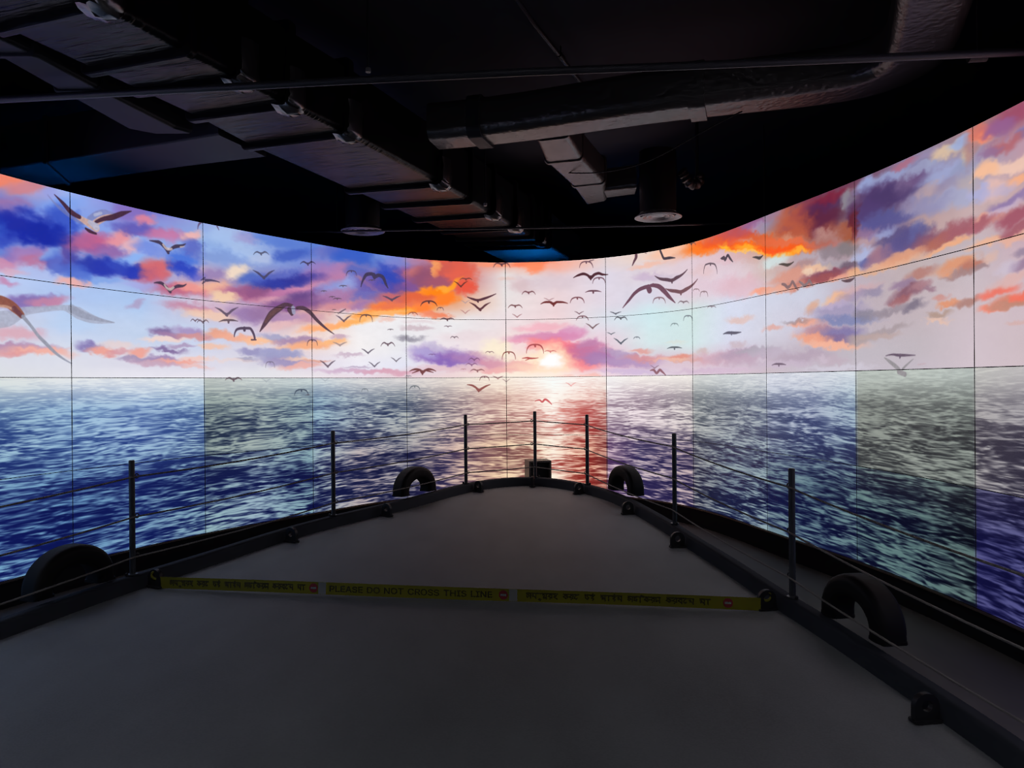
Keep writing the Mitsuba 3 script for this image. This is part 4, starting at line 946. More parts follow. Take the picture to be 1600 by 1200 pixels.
def screen_fn(p, n, uv):
    x = dr.clip((uv.x - U_MIN) * PER_U - 0.5, 0, NU - 1.001)
    y = dr.clip(uv.y * PER_V - 0.5, 0, NV - 1.001)
    ix, iy = mi.UInt32(x), mi.UInt32(y)
    fx, fy = x - mi.Float(ix), y - mi.Float(iy)
    out = mi.Color3f(0)
    for a, wa in ((0, 1 - fx), (1, fx)):
        for b, wb in ((0, 1 - fy), (1, fy)):
            i = ((iy + b) * NU + ix + a) * 3
            out += mi.Color3f(dr.gather(mi.Float, TABLE, i), dr.gather(mi.Float, TABLE, i + 1), dr.gather(mi.Float, TABLE, i + 2)) * (wa * wb)
    return out

scene['screen_picture'] = mikit.proc(screen_fn)

# ------------------------------------------------------------------ the room
struct('floor', box(-9, 8, -5, 16, -0.2, 0.0), 'floor_paint')
struct('ceiling', box(-9, 8, -5, 16, 4.75, 4.95), 'ceiling_paint')
struct('wall_back', box(-9, 8, 15.8, 16, 0, 4.75), 'black_paint')
struct('wall_front', box(-9, 8, -5.2, -5, 0, 4.75), 'black_paint')
struct('wall_left', box(-9.2, -9, -5, 16, 0, 4.75), 'black_paint')
struct('wall_right', box(8, 8.2, -5, 16, 0, 4.75), 'black_paint')

# ------------------------------------------------------------------ the curved video wall
wall = thing('video_wall', 'huge curved video wall of joined panels showing a sunset sea with gulls', 'video wall')

def wall_strip(u0, u1, z0, z1, back, off, n):
    """a slab that follows the wall from u0 to u1; off: distance of its front behind the screen surface."""
    g = np.linspace(u0, u1, n)
    p = wall_curve(g)
    t = wall_curve(g, 1)
    t /= np.linalg.norm(t, axis=1, keepdims=True)
    out = np.c_[-t[:, 1], t[:, 0], np.zeros(n)]          # away from the viewer
    path = np.c_[p, np.full(n, z0)] + out * off
    return sweep([(0, 0), (back, 0), (back, z1 - z0), (0, z1 - z0)], path, out, np.tile([0, 0, 1.0], (n, 1)))

def screen_sheet(c, r, eu, ev, n=13):
    g = np.linspace(c + eu, c + 1 - eu, n)
    p = wall_curve(g)
    v0, v1 = r + ev, r + 1 - ev
    vs = np.vstack([np.c_[p, np.full(n, WALL_Z + PANEL_H * v)] for v in (v0, v1)])
    uv = np.vstack([np.c_[g, np.full(n, v)] for v in (v0, v1)])
    f = []
    for i in range(n - 1):
        f += [[i, i + 1, n + i + 1], [i, n + i + 1, n + i]]
    m = trimesh.Trimesh(vs, f, process=False)
    return m, uv

for c in range(U_MIN, U_MAX):
    for r in range(4):
        z0 = WALL_Z + PANEL_H * r
        pk = part(wall, 'panel', wall_strip(c + 0.001, c + 0.999, z0 + 0.0012, z0 + PANEL_H - 0.0012, 0.05, 0.004, 9), 'bezel', smooth=False)
        m, uv = screen_sheet(c, r, 0.0026, 0.0034)
        part(pk, 'screen', m, 'screen_glass', smooth=True, uv=uv, emitter={'type': 'area', 'radiance': {'type': 'ref', 'id': 'screen_picture'}})
part(wall, 'bottom_trim', wall_strip(U_MIN, U_MAX, WALL_Z - 0.016, WALL_Z - 0.002, 0.05, -0.012, 151), 'bronze', label='thin bronze trim under the screens')
part(wall, 'plinth', wall_strip(U_MIN, U_MAX, 0.0, WALL_Z - 0.018, 0.12, 0.02, 151), 'black_paint', label='black plinth under the screens')

# ------------------------------------------------------------------ the ship's bow
RISE = 0.042
def deck_z(y):
    return 0.02 + RISE * y
rim_pts = [(2.02, -3.0), (2.10, -1.0), (2.15, 1.0), (2.135, 2.4), (2.105, 3.2), (2.06, 3.62), (2.01, 3.98), (1.92, 4.63), (1.85, 5.06), (1.71, 6.07), (1.615, 6.65), (1.535, 7.2), (1.42, 7.85), (1.20, 8.75),
           (0.95, 9.28), (0.63, 9.68), (0.25, 9.89), (-0.10, 9.84), (-0.58, 9.48), (-0.86, 9.08), (-1.15, 8.60), (-1.40, 8.24), (-1.85, 7.62), (-2.20, 7.02), (-2.47, 6.44), (-2.84, 5.66), (-2.98, 5.33), (-3.07, 5.08), (-3.20, 4.72),
           (-3.55, 3.6), (-3.78, 2.4), (-3.92, 1.0), (-4.0, -1.0), (-4.02, -3.0)]
rim = smooth_line(rim_pts, 320)
rim_t = np.gradient(rim, axis=0)
rim_t /= np.linalg.norm(rim_t, axis=1, keepdims=True)
rim_out = np.c_[rim_t[:, 1], -rim_t[:, 0]]               # outboard
rim3 = np.c_[rim, deck_z(rim[:, 1])]
out3 = np.c_[rim_out, np.zeros(len(rim))]
UPS = np.tile([0, 0, 1.0], (len(rim), 1))

ship = thing('ship_bow', 'grey bow of a mock ship with a raised curb, inside the curved video wall', 'ship bow')
pl = trimesh.creation.extrude_polygon(Polygon(rim - rim_out * 0.03), 0.05, engine='earcut')
pl.apply_translation((0, 0, -0.05))
pl.vertices[:, 2] += deck_z(pl.vertices[:, 1])
part(ship, 'deck', pl, 'deck_paint', smooth=False, label='worn grey painted deck')
part(ship, 'curb', sweep([(-0.105, -0.01), (-0.082, 0.078), (-0.070, 0.094), (-0.055, 0.10), (-0.012, 0.10), (-0.003, 0.096), (0, 0.088), (0, -0.06), (-0.06, -0.06)], rim3, out3, UPS), 'curb_paint', smooth=35, label='dark blue-grey curb around the deck')
hull_path = np.c_[rim - rim_out * 0.02, np.zeros(len(rim))]
hv = np.vstack([np.c_[rim - rim_out * 0.012, np.zeros(len(rim))], np.c_[rim - rim_out * 0.012, deck_z(rim[:, 1]) - 0.03], np.c_[rim - rim_out * 0.05, deck_z(rim[:, 1]) - 0.03], np.c_[rim - rim_out * 0.05, np.zeros(len(rim))]])
nr = len(rim)
hf = [[k * nr + i, k * nr + i + 1, ((k + 1) % 4) * nr + i + 1, ((k + 1) % 4) * nr + i] for k in range(4) for i in range(nr - 1)]
hq = np.array(hf)
hm = trimesh.Trimesh(hv, np.vstack([hq[:, [0, 1, 2]], hq[:, [0, 2, 3]]]), process=False)
trimesh.repair.fix_normals(hm)
part(ship, 'hull_side', hm, 'black_metal', smooth=35, label='dark side of the hull under the curb')
part(ship, 'stern_edge', box(-4.0, 2.0, -3.03, -3.0, 0.0, deck_z(-3) + 0.03) if deck_z(-3) > 0 else box(-4.0, 2.0, -3.03, -3.0, 0.0, 0.03), 'black_metal', smooth=False)

def on_rim(x, y):
    i = int(np.argmin(((rim - (x, y)) ** 2).sum(1)))
    return i, rim[i], rim_t[i], rim_out[i]

# ------------------------------------------------------------------ railing posts
POST_H = 0.845
HEIGHTS = (0.725, 0.43, 0.135)
posts = [((2.13, 2.75), None), ((1.923, 5.02), 'right side railing post standing before the nearest right fairlead arch'), ((1.555, 7.2), 'right side railing post between the two right hand fairlead arches'),
         ((0.945, 9.28), 'bow railing post next to the right one of the far fairlead arches'), ((0.25, 9.80), 'middle bow railing post standing in front of the grey equipment box'),
         ((-0.615, 9.5), 'bow railing post next to the left one of the far fairlead arches'), ((-1.873, 7.70), 'left side railing post between the two left hand fairlead arches'),
         ((-2.866, 5.678), 'left side railing post at the left end of the yellow barrier tape'), ((-3.62, 3.45), None)]
stops = []
for n_, ((px, py), lab) in enumerate(posts):
    i, p, t, o = on_rim(px, py)
    bowward = t if (rim[min(i + 6, nr - 1)] - p) @ (np.array([0.1, 9.9]) - p) > 0 else -t
    base = np.array([*(p - o * 0.036), deck_z(p[1]) + 0.10])
    stops.append((i, base, o, bowward))
    if lab is None:
        lab = 'railing post beside the camera on the right, out past the picture edge' if n_ == 0 else 'railing post on the left side, out past the picture edge'
    k = thing('railing_post', lab, 'railing post', 'railing posts around the bow')
    body = lathe([(0, 0.002), (0.021, 0.002), (0.021, POST_H - 0.006), (0.017, POST_H), (0, POST_H)], 20)
    body.apply_translation(base)
    part(k, 'pole', body, 'post_metal')
    fl = lathe([(0, 0.002), (0.038, 0.002), (0.038, 0.010), (0.022, 0.014), (0, 0.014)], 20)
    fl.apply_translation(base)
    part(k, 'base_flange', fl, 'post_metal')
    bolt_at = base + np.array([*(-bowward * 0.05), 0.003])
    bo = lathe([(0, 0), (0.011, 0), (0.011, 0.018), (0.006, 0.024), (0, 0.024)], 8)
    bo.apply_translation(bolt_at)
    part(k, 'bolt', bo, 'black_metal')
    for h in HEIGHTS:
        c = base + np.array([*(bowward * 0.042), h])
        part(k, 'rope_hook', join(torus(c, (o[0], o[1], 0), 0.016, 0.0042), rod(c - np.array([*(bowward * 0.026), 0]), c - np.array([*(bowward * 0.014), 0]), 0.004, 8)), 'black_metal')

for h, lab in zip(HEIGHTS, ('uppermost of the three guard ropes strung along the railing posts', 'middle one of the three guard ropes strung along the railing posts', 'lowest of the three guard ropes, just above the curb')):
    pts = []
    for a, b in zip(stops[:-1], stops[1:]):
        pa, pb = (s[1] + np.array([*(-s[2] * 0.027), h]) for s in (a, b))
        for q in np.linspace(0, 1, 14, endpoint=False):
            m = pa * (1 - q) + pb * q
            m[2] -= 0.018 * 4 * q * (1 - q) * (np.linalg.norm(pb - pa) / 2.2) ** 2
            pts.append(m)
    pts.append(stops[-1][1] + np.array([*(-stops[-1][2] * 0.027), h]))
    solo('guard_rope', lab, 'rope', tube(pts, 0.0062, 8), 'rope_fibre', smooth=True, group='guard ropes of the bow railing')

# ------------------------------------------------------------------ fairlead arches on the curb
def fairlead(xy, lab, half=0.245, depth=0.17):
    i, p, t, o = on_rim(*xy)
    k = thing('fairlead_arch', lab, 'fairlead', 'fairlead arches on the bow curb')
    z = deck_z(p[1]) + 0.113
    th = np.radians(np.linspace(0, 180, 25))
    loc = [(half, 0.004), (half, 0.03)] + [(half * math.cos(a), 0.05 + 0.185 * math.sin(a)) for a in th] + [(-half, 0.03), (-half, 0.004)]
    loc = np.array(loc)
    c = np.array([*(p + o * 0.055), z])
    path = c + np.c_[loc[:, :1] * t[None], loc[:, 1]]
    tt = np.gradient(path, axis=0)
    tt /= np.linalg.norm(tt, axis=1, keepdims=True)
    axial = np.tile([*o, 0.0], (len(path), 1))
    radial = np.cross(tt, axial)
    part(k, 'arch', sweep(round_rect(0.14, depth, 0.045), path, radial, axial), 'rubber', smooth=40)
    for s in (-1, 1):
        q = c + np.array([*(t * half * s), 0.001])
        m = sweep(round_rect(0.15, depth - 0.02, 0.02), [q, q + (0, 0, 0.018)], np.tile([*t, 0.0], (2, 1)), np.tile([*o, 0.0], (2, 1)))
        part(k, 'foot', m, 'rubber')

fairlead((1.95, 4.45), 'black fairlead arch nearest on the right, just beyond the tape end')
fairlead((1.235, 8.70), 'small far black fairlead arch on the right of the bow tip')
fairlead((-1.05, 8.76), 'small far black fairlead arch on the left of the bow tip')
fairlead((-3.0, 5.26), 'dark fairlead arch at the left edge, under the blue water')

# ------------------------------------------------------------------ lashing eyes along the inside of the curb
def padeye(xy, lab):
    i, p, t, o = on_rim(*xy)
    k = thing('lashing_eye', lab, 'lashing eye', 'lashing eyes along the curb')
    th = np.radians(np.linspace(0, 180, 17))
    outer = [(0.062, 0.0)] + [(0.062 * math.cos(a), 0.068 + 0.062 * math.sin(a)) for a in th] + [(-0.062, 0.0)]
    poly = Polygon(outer, [Point(0, 0.072).buffer(0.026, 8).exterior.coords])
    m = trimesh.creation.extrude_polygon(poly, 0.030, engine='earcut')
    m.apply_translation((0, 0, -0.015))
    M = np.eye(4)
    M[:3, 0], M[:3, 1], M[:3, 2] = [*o, 0], [0, 0, 1], np.cross([*o, 0], [0, 0, 1])
    M[:3, 3] = [*(p - o * 0.172), deck_z(p[1]) + 0.003]
    m.apply_transform(M)
    part(k, 'eye_plate', m, 'black_metal')
    q = M[:3, 3]
    f = sweep(round_rect(0.135, 0.07, 0.012), [q - (0, 0, 0.002), q + (0, 0, 0.010)], np.tile([*o, 0.0], (2, 1)), np.tile([*t, 0.0], (2, 1)))
    part(k, 'base_plate', f, 'black_metal')
    return q

padeye((2.06, 3.55), 'black lashing eye nearest to the camera on the right')
eye_r = padeye((1.85, 5.07), 'black lashing eye holding the right end of the yellow tape')
padeye((1.60, 6.72), 'black lashing eye on the right, between tape end and bow')
padeye((1.36, 8.05), 'black lashing eye on the right, second from the bow tip')
padeye((0.90, 9.33), 'black lashing eye at the foot of the bow post on the right')
padeye((0.26, 9.89), 'black lashing eye below the middle bow post')
padeye((-0.53, 9.52), 'black lashing eye at the foot of the bow post on the left')
padeye((-1.45, 8.17), 'black lashing eye on the left, second from the bow tip')
padeye((-2.18, 7.05), 'black lashing eye on the left, between tape end and bow')
eye_l = padeye((-2.80, 5.72), 'black lashing eye holding the left end of the yellow tape')

# ------------------------------------------------------------------ barrier tape with its print
tape = thing('barrier_tape', 'yellow barrier tape with black print stretched low across the deck', 'barrier tape')
TA, TB = eye_l + (0.05, -0.03, 0.0), eye_r + (-0.05, -0.03, 0.0)
TW = 0.086
Lt = np.linalg.norm((TB - TA)[:2])
tdir = np.array([*((TB - TA)[:2] / Lt), 0.0])
tnor = np.array([-tdir[1], tdir[0], 0.0])                # away from the camera
def tape_pt(s, h, d=0.0):
    q = s / Lt
    g = TA * (1 - q) + TB * q
    z = deck_z(g[1]) + 0.004 + (TW - 0.0) * h
    return np.array([g[0], g[1], z]) - tnor * d + np.array([0, 0, 0.003 * math.sin(9 * q)]) - tnor * 0.008 * math.sin(7 * q + h)
g = np.linspace(0, Lt, 90)
front = np.array([[tape_pt(s, h, 0.0005) for s in g] for h in (0, 0.5, 1)])
back = np.array([[tape_pt(s, h, -0.0005) for s in g] for h in (1, 0.5, 0)])
vs = np.vstack([*front, *back])
nf = len(g)
fq = np.array([[k * nf + i, k * nf + i + 1, ((k + 1) % 6) * nf + i + 1, ((k + 1) % 6) * nf + i] for k in range(6) for i in range(nf - 1)])
part(tape, 'strip', (vs, fq), 'tape_yellow', smooth=False)
for ek, e in ((0, eye_l), (1, eye_r)):
    part(tape, 'knot', torus(e + (0, 0, 0.085), (0, 1, 0.2), 0.030, 0.009, 16, 8), 'tape_yellow')

def to_tape(m, s0):
    """a flat print (x along, y up, in metres; z thickness) laid on the tape's front from s0."""
    m = m.copy()
    w = m.vertices
    m.vertices = np.array([tape_pt(s0 + a, b / TW, 0.0012 + c) for a, b, c in w])
    trimesh.repair.fix_normals(m)
    return m

def english(text, s0, width, h):
    gap = h * 0.62
    natural = sum(meshkit.text_mesh(w, h, 0.0006, bold=True).extents[0] for w in text.split()) + gap * text.count(' ')
    kx = width / natural
    x = 0.0
    for w in text.split():
        m = meshkit.text_mesh(w, h, 0.0006, bold=True)
        m.apply_translation(-m.bounds[0] * [1, 0, 1])
        wide = m.extents[0]
        m.apply_scale([kx, 1, 1])
        m.apply_translation((0, 0.5 * (TW - h), 0))
        part(tape, 'printed_word', to_tape(m, s0 + x), 'tape_ink', smooth=False, label=f'printed word {w}')
        x += (wide + gap) * kx

# strokes of the Bengali letters, each in a box 1 wide and 1 high under its head line (y = 1)
G = {
    'o': [[(.15, 1), (.15, .55), (.45, .75), (.55, .45), (.25, .2), (.05, .4)], [(.85, 1), (.85, 0)], [(.55, .45), (.85, .45)]],
    'n': [[(.1, .65), (.35, .75), (.45, .45), (.2, .35)], [(.45, .5), (.85, .15)], [(.85, 1), (.85, 0)]],
    'u': [[(.55, 0), (.35, -.2), (.65, -.3), (.8, -.12)]],
    'g': [[(.1, .7), (.4, .85), (.45, .4), (.2, .3)], [(.8, 1), (.8, 0)], [(.3, .1), (.8, .25)]],
    'h': [[(.3, 1), (.3, .75), (.7, .65), (.25, .4), (.65, .2), (.8, 0)]],
    'k': [[(.55, 1), (.05, .5), (.55, .15), (.55, 1)], [(.55, .75), (.9, .6), (.8, .3)]],
    'r': [[(.85, 1), (.15, .5), (.85, .2), (.85, 1)], [(.45, 0), (.55, 0.06)]],
    'e': [[(.6, 1.0), (.25, .7), (.15, .3), (.45, .1), (.6, .3)]],
    'E': [[(.2, 1), (.2, .4), (.6, .15), (.8, .5), (.5, .7)]],
    'i': [[(.2, .85), (.7, .75), (.25, .45), (.7, .3), (.5, 0)], [(.4, 1.0), (.6, 1.3)]],
    'l': [[(.1, .7), (.3, .8), (.35, .3), (.55, .75), (.6, .3)], [(.85, 1), (.85, 0)], [(.6, .55), (.85, .55)]],
    'a': [[(.5, 1), (.5, 0)]],
    't': [[(.75, .95), (.2, .75), (.2, .3), (.6, .15), (.75, .45), (.5, .55)]],
    'I': [[(.3, 1), (.3, 0)], [(.3, 1), (.5, 1.3), (.9, 1.1)]],
    'm': [[(.15, 1), (.15, .35), (.35, .25), (.15, .2)], [(.15, .5), (.8, .3)], [(.8, 1), (.8, 0)]],
    'b': [[(.8, 1), (.15, .5), (.8, .15), (.8, 1), (.8, 0)]],
}
WORDS = ['onugrh', 'kre', 'Ei', 'lain', 'otIkrm', 'krben', 'na']
def bengali(s0, width, h):
    adv, gap = 0.78, 0.75
    total = sum(len(w) * adv for w in WORDS) + gap * (len(WORDS) - 1)
    sx = width / total
    x = 0.0
    from shapely.geometry import LineString
    from shapely.ops import unary_union
    for w in WORDS:
        polys = [LineString([(x * sx, h), ((x + len(w) * adv) * sx, h)]).buffer(0.0042, cap_style=2)]
        for ch in w:
            for st in G[ch]:
                polys.append(LineString([((x + a * adv) * sx, b * h) for a, b in st]).buffer(0.0038, 3))
            x += adv
        x += gap
        u = unary_union(polys)
        m = join(*[trimesh.creation.extrude_polygon(q, 0.0006, engine='earcut') for q in getattr(u, 'geoms', [u])])
        m.apply_translation((0, 0.5 * (TW - h), 0))
        part(tape, 'printed_word', to_tape(m, s0), 'tape_ink', smooth=False, label='printed Bengali word')

def px_s(x):                                             # share of the tape's length
    return x * Lt
bengali(px_s(0.018), px_s(0.245), 0.036)
english('PLEASE DO NOT CROSS THIS LINE', px_s(0.305), px_s(0.275), 0.040)
bengali(px_s(0.635), px_s(0.29), 0.036)
for sx in (0.277, 0.598, 0.951):
    ring = trimesh.creation.extrude_polygon(Point(0, TW / 2).buffer(0.032, 12), 0.0006, engine='earcut')
    bar = trimesh.creation.extrude_polygon(Polygon([(-.02, TW / 2 - .007), (.02, TW / 2 - .007), (.02, TW / 2 + .007), (-.02, TW / 2 + .007)]), 0.0006, engine='earcut')
    bar.apply_translation((0, 0, 0.0006))
    sk = part(tape, 'no_entry_sign', to_tape(ring, px_s(sx)), 'tape_red', smooth=False, label='red round no entry sign')
    part(sk, 'bar', to_tape(bar, px_s(sx)), 'tape_white', smooth=False)
for sx in (0.292, 0.614):
    sp = trimesh.creation.extrude_polygon(Polygon([(-.028, 0.002), (.028, 0.002), (.028, TW - .002), (-.028, TW - .002)]), 0.0005, engine='earcut')
    part(tape, 'splice', to_tape(sp, px_s(sx)), 'tape_white', smooth=False, label='pale gap between two prints')

# ------------------------------------------------------------------ equipment box behind the bow post
eb = thing('equipment_box', 'grey metal box with a dark open front, behind the middle bow post', 'equipment box')
def boxed(m):
    m = m.copy()
    m.apply_transform(trimesh.transformations.rotation_matrix(0.20, (0, 0, 1)))
    m.apply_translation((0.335, 10.22, 0))
    return m
wt = 0.022
part(eb, 'housing', boxed(join(box(-.15, .15, .12, .14, .43, .72), box(-.15, -.15 + wt, -.14, .12, .43, .72), box(.15 - wt, .15, -.14, .12, .43, .72), box(-.15 + wt, .15 - wt, -.14, .12, .72 - wt, .72), box(-.15 + wt, .15 - wt, -.14, .12, .43, .43 + wt))), 'box_metal', smooth=False)
part(eb, 'lens_plate', boxed(box(-.15 + wt, .15 - wt, -.06, -.05, .43 + wt, .72 - wt)), 'black_metal', smooth=False)
part(eb, 'stand', boxed(join(box(-.04, .04, -.04, .04, 0.015, .43), box(-.12, .12, -.12, .12, 0, 0.015))), 'black_metal', smooth=False)

# ------------------------------------------------------------------ air ducts under the black ceiling
def duct_run(k, L, R, z0, z1, mat, bevel=0.05, flange_at=(), ff=0.05, end_mat=None):
    """box duct whose underside runs between the corner lists L and R; flange_at: fractional stations with a rib."""
    L, R = np.asarray(L, float), np.asarray(R, float)
    def ring(a, b, grow=0.0):
        d = (b - a) / np.linalg.norm(b - a)
        a, b = a - d * grow, b + d * grow
        w = np.linalg.norm(b - a)
        pr = round_rect(w, z1 - z0 + 2 * grow, bevel, 5)
        mid = (a + b) / 2
        return np.array([[*(mid + d * q[0]), (z0 + z1) / 2 + q[1]] for q in pr])
    def loft(rings):
        n = len(rings[0])
        v = np.vstack(rings)
        f = []
        for i in range(len(rings) - 1):
            for j in range(n):
                a, b = i * n + j, i * n + (j + 1) % n
                f += [[a, b, b + n], [a, b + n, a + n]]
        c0, c1 = len(v), len(v) + 1
        v = np.vstack([v, rings[0].mean(0), rings[-1].mean(0)])
        for j in range(n):
            f += [[c0, (j + 1) % n, j], [c1, (len(rings) - 1) * n + j, (len(rings) - 1) * n + (j + 1) % n]]
        m = trimesh.Trimesh(v, f, process=False)
        trimesh.repair.fix_normals(m)
        return m
    for i in range(len(L) - 1):
        bare = end_mat and i == len(L) - 2
        part(k, 'section', loft([ring(L[i], R[i]), ring(L[i + 1], R[i + 1])]), end_mat if bare else mat, smooth=35, label='bare steel end section' if bare else None)
    for i, half in flange_at:
        d = ((L[min(i + 1, len(L) - 1)] + R[min(i + 1, len(L) - 1)]) - (L[max(i - 1, 0)] + R[max(i - 1, 0)]))
        d = d / np.linalg.norm(d)
        a, b = L[i], R[i]
        part(k, 'flange', loft([ring(a - d * half, b - d * half, ff * .6), ring(a - d * half * .7, b - d * half * .7, ff), ring(a + d * half * .7, b + d * half * .7, ff), ring(a + d * half, b + d * half, ff * .6)]), mat, smooth=35)

main = thing('air_duct', 'wide foil wrapped ceiling duct of many ribbed sections running toward the screen', 'duct')
Ys = [(-1.5, -1.8), (2.2, 1.9), (4.28, 4.02), (4.85, 4.60), (5.20, 5.02), (5.72, 5.48), (6.42, 6.12), (7.92, 7.68), (8.62, 8.42), (9.35, 9.10), (10.10, 9.86), (10.66, 10.50), (11.06, 10.92), (11.36, 11.24), (13.4, 13.3)]
def lx(y):
    return float(np.interp(y, [-1.5, 2.2, 4.31, 5.72, 6.4, 7.9, 10.05, 12.1, 13.4], [-4.6, -3.44, -2.83, -2.36, -2.20, -1.67, -0.90, -0.34, 0.1]))
def rx(y):
    return float(np.interp(y, [-1.8, 1.9, 4.33, 5.54, 6.1, 7.85, 10.0, 12.17, 13.3], [-4.0, -2.8, -2.03, -1.55, -1.30, -0.64, 0.10, 0.88, 1.2]))
Lm, Rm = [(lx(a), a) for a, b in Ys], [(rx(b), b) for a, b in Ys]
duct_run(main, Lm, Rm, 3.75, 4.30, 'jacket', flange_at=[(i, 0.035) for i in range(1, len(Ys) - 1)], ff=0.045, end_mat='galvanised')

for i in (2, 4, 5, 6, 7, 9, 10, 12):                          # crumpled foil wraps over the lower right corners of some ribs
    a, c0 = np.array(Lm[i]), np.array(Rm[i])
    d = (c0 - a) / np.linalg.norm(c0 - a)
    fw = np.array([-d[1], d[0]])
    if fw[1] < 0:
        fw = -fw
    th = np.radians(np.linspace(-90, 0, 9))
    arc = [(-0.09, -0.006), (-0.05, -0.016)] + [(-0.02 + 0.075 * math.cos(q) - 0.0, 0.06 + 0.085 * math.sin(q)) for q in th] + [(0.058, 0.16), (0.05, 0.24)]
    rows = []
    for s, gr in ((-0.09, 0.012), (-0.07, 0.036), (-0.03, 0.060), (0.0, 0.055), (0.03, 0.062), (0.07, 0.036), (0.09, 0.012)):
        wob = 0.010 * np.sin(np.arange(len(arc)) * 2.3 + s * 60 + i)
        rows.append([[*(c0 + d * (x + (gr if x > 0 else gr * 0.3)) + fw * (s + w_)), 3.75 + z - (gr if z < 0.05 else gr * 0.2)] for (x, z), w_ in zip(arc, wob)])
    V_ = np.array(rows).reshape(-1, 3)
    nn = len(arc)
    F_ = [[p * nn + q, p * nn + q + 1, (p + 1) * nn + q + 1, (p + 1) * nn + q] for p in range(len(rows) - 1) for q in range(nn - 1)]
    part(main, 'corner_wrap', (V_, np.array(F_)), 'foil_wrap', smooth=60, label='crumpled shiny foil wrap' if i == 4 else None)

left = thing('air_duct', 'flat dark branch duct leaving the main duct to the left, lit blue at its end', 'duct')
duct_run(left, [(-2.33, 6.14), (-3.02, 6.42), (-4.15, 6.86), (-5.6, 7.42)], [(-2.14, 6.75), (-2.95, 7.02), (-4.35, 7.57), (-5.8, 8.1)], 3.75, 4.15, 'duct_steel', bevel=0.02, flange_at=[(2, 0.03)], ff=0.02)

tray = thing('air_duct', 'narrow blue-grey duct parallel to the left side of the main duct', 'duct')
duct_run(tray, [(-3.98, 2.0), (-3.10, 4.62), (-3.05, 5.20), (-2.98, 5.98), (-2.84, 6.10)], [(-3.62, 2.0), (-2.86, 4.62), (-2.76, 5.20), (-2.60, 5.98), (-2.52, 6.10)], 3.75, 4.0, 'duct_steel', bevel=0.03, flange_at=[(1, 0.02), (2, 0.03)], ff=0.02)

rb = thing('air_duct', 'long foil wrapped duct on the right that bends back over the deck', 'duct')
cl = smooth_line([(-0.70, 7.10), (-0.3, 7.0), (0.2, 6.83), (1.1, 6.45), (1.85, 6.20), (2.40, 6.03), (2.72, 5.85), (2.86, 5.52), (2.76, 5.10), (2.49, 4.46), (2.2, 3.7), (1.8, 2.7), (1.45, 1.6), (1.1, 0.0), (0.8, -2.0), (0.6, -4.2)], 110)
t2 = np.gradient(cl, axis=0)
t2 /= np.linalg.norm(t2, axis=1, keepdims=True)
n2 = np.c_[-t2[:, 1], t2[:, 0]]
def pipe_part(i0, i1, grow, name, mat, k=rb):
    p3 = np.c_[cl[i0:i1], np.full(i1 - i0, 4.12)]
    w = 0.43 + 0.0 * p3[:, 0]
    pr = round_rect(0.43 + 2 * grow, 0.34 + 2 * grow, 0.09, 6)
    return part(k, name, sweep(pr, p3, np.c_[n2[i0:i1], np.zeros(i1 - i0)], np.tile([0, 0, 1.0], (i1 - i0, 1))), mat, smooth=50)
for a, b in ((0, 11), (10, 21), (20, 31), (30, 40), (39, 60), (59, 85), (84, 110)):
    pipe_part(a, b, 0.0, 'section', 'foil')
for a in (3, 18):
    pipe_part(a, a + 2, 0.022, 'band', 'duct_steel' if a == 3 else 'foil')

dn = thing('air_duct', 'short foil wrapped branch duct leading from the right duct to the round diffuser', 'duct')
duct_run(dn, [(0.24, 7.02), (0.36, 7.72), (0.70, 8.66), (0.93, 9.52)], [(0.54, 6.92), (0.72, 7.60), (1.05, 8.52), (1.17, 9.32)], 3.95, 4.25, 'foil', bevel=0.05, flange_at=[(1, 0.03), (2, 0.03)], ff=0.015)
duct_run(dn, [(1.08, 8.86), (1.43, 8.70)], [(1.16, 9.22), (1.46, 9.06)], 3.95, 4.22, 'foil', bevel=0.05)

def diffuser(x, y, z, lab, r=0.235):
    k = thing('ceiling_diffuser', lab, 'air diffuser', 'round air diffusers')
    b = lathe([(0, 0.06), (r - .03, 0.06), (r - .03, 0.75), (0, 0.75)], 40)
    b.apply_translation((x, y, z))
    part(k, 'drum', b, 'black_metal')
    for q, (ra, rb_) in enumerate(((r + .03, r - .03), (r - .05, r - .085), (r - .105, r - .14), (r - .16, 0.0))):
        m = lathe([(max(rb_, 0), 0.035 + .004 * q), (ra - .012, 0.0 + .006 * q), (ra, 0.004 + .006 * q), (ra, 0.012 + .006 * q), (max(rb_, 0), 0.055)] + ([(max(rb_, 0), 0.035 + .004 * q)] if rb_ > 0 else []), 40)
        m.apply_translation((x, y, z))
        part(k, 'ring', m, 'grille_metal')
diffuser(1.67, 8.70, 3.60, 'round grey air diffuser hanging in front of the screen on the right')
diffuser(-1.80, 9.35, 3.60, 'round dim air diffuser left of the ribbed main duct')

# ------------------------------------------------------------------ pipes, rods, cable
def long_pipe(pts, r, lab, couplings):
    k = thing('ceiling_pipe', lab, 'pipe')
    pts = np.array(pts, float)
    part(k, 'tube', tube(pts, r, 14), 'pipe_metal', smooth=True)
    d = (pts[-1] - pts[0]) / np.linalg.norm(pts[-1] - pts[0])
    for q in couplings:
        c = pts[0] * (1 - q) + pts[-1] * q
        part(k, 'coupling', rod(c - d * 0.05, c + d * 0.05, r * 1.35, 16), 'black_metal', smooth=40)
        part(k, 'hanger', rod(c, (c[0], c[1], 4.76), 0.006, 8), 'black_metal', smooth=True)
long_pipe([(-6.2, 5.38, 3.65), (-3.37, 5.08, 3.65), (-1.07, 4.82, 3.65), (0.13, 4.70, 3.65), (1.05, 4.63, 3.65), (2.99, 4.47, 3.65), (5.0, 4.32, 3.65)], 0.024, 'long grey pipe crossing the whole ceiling in front of the ducts', (0.235, 0.80))
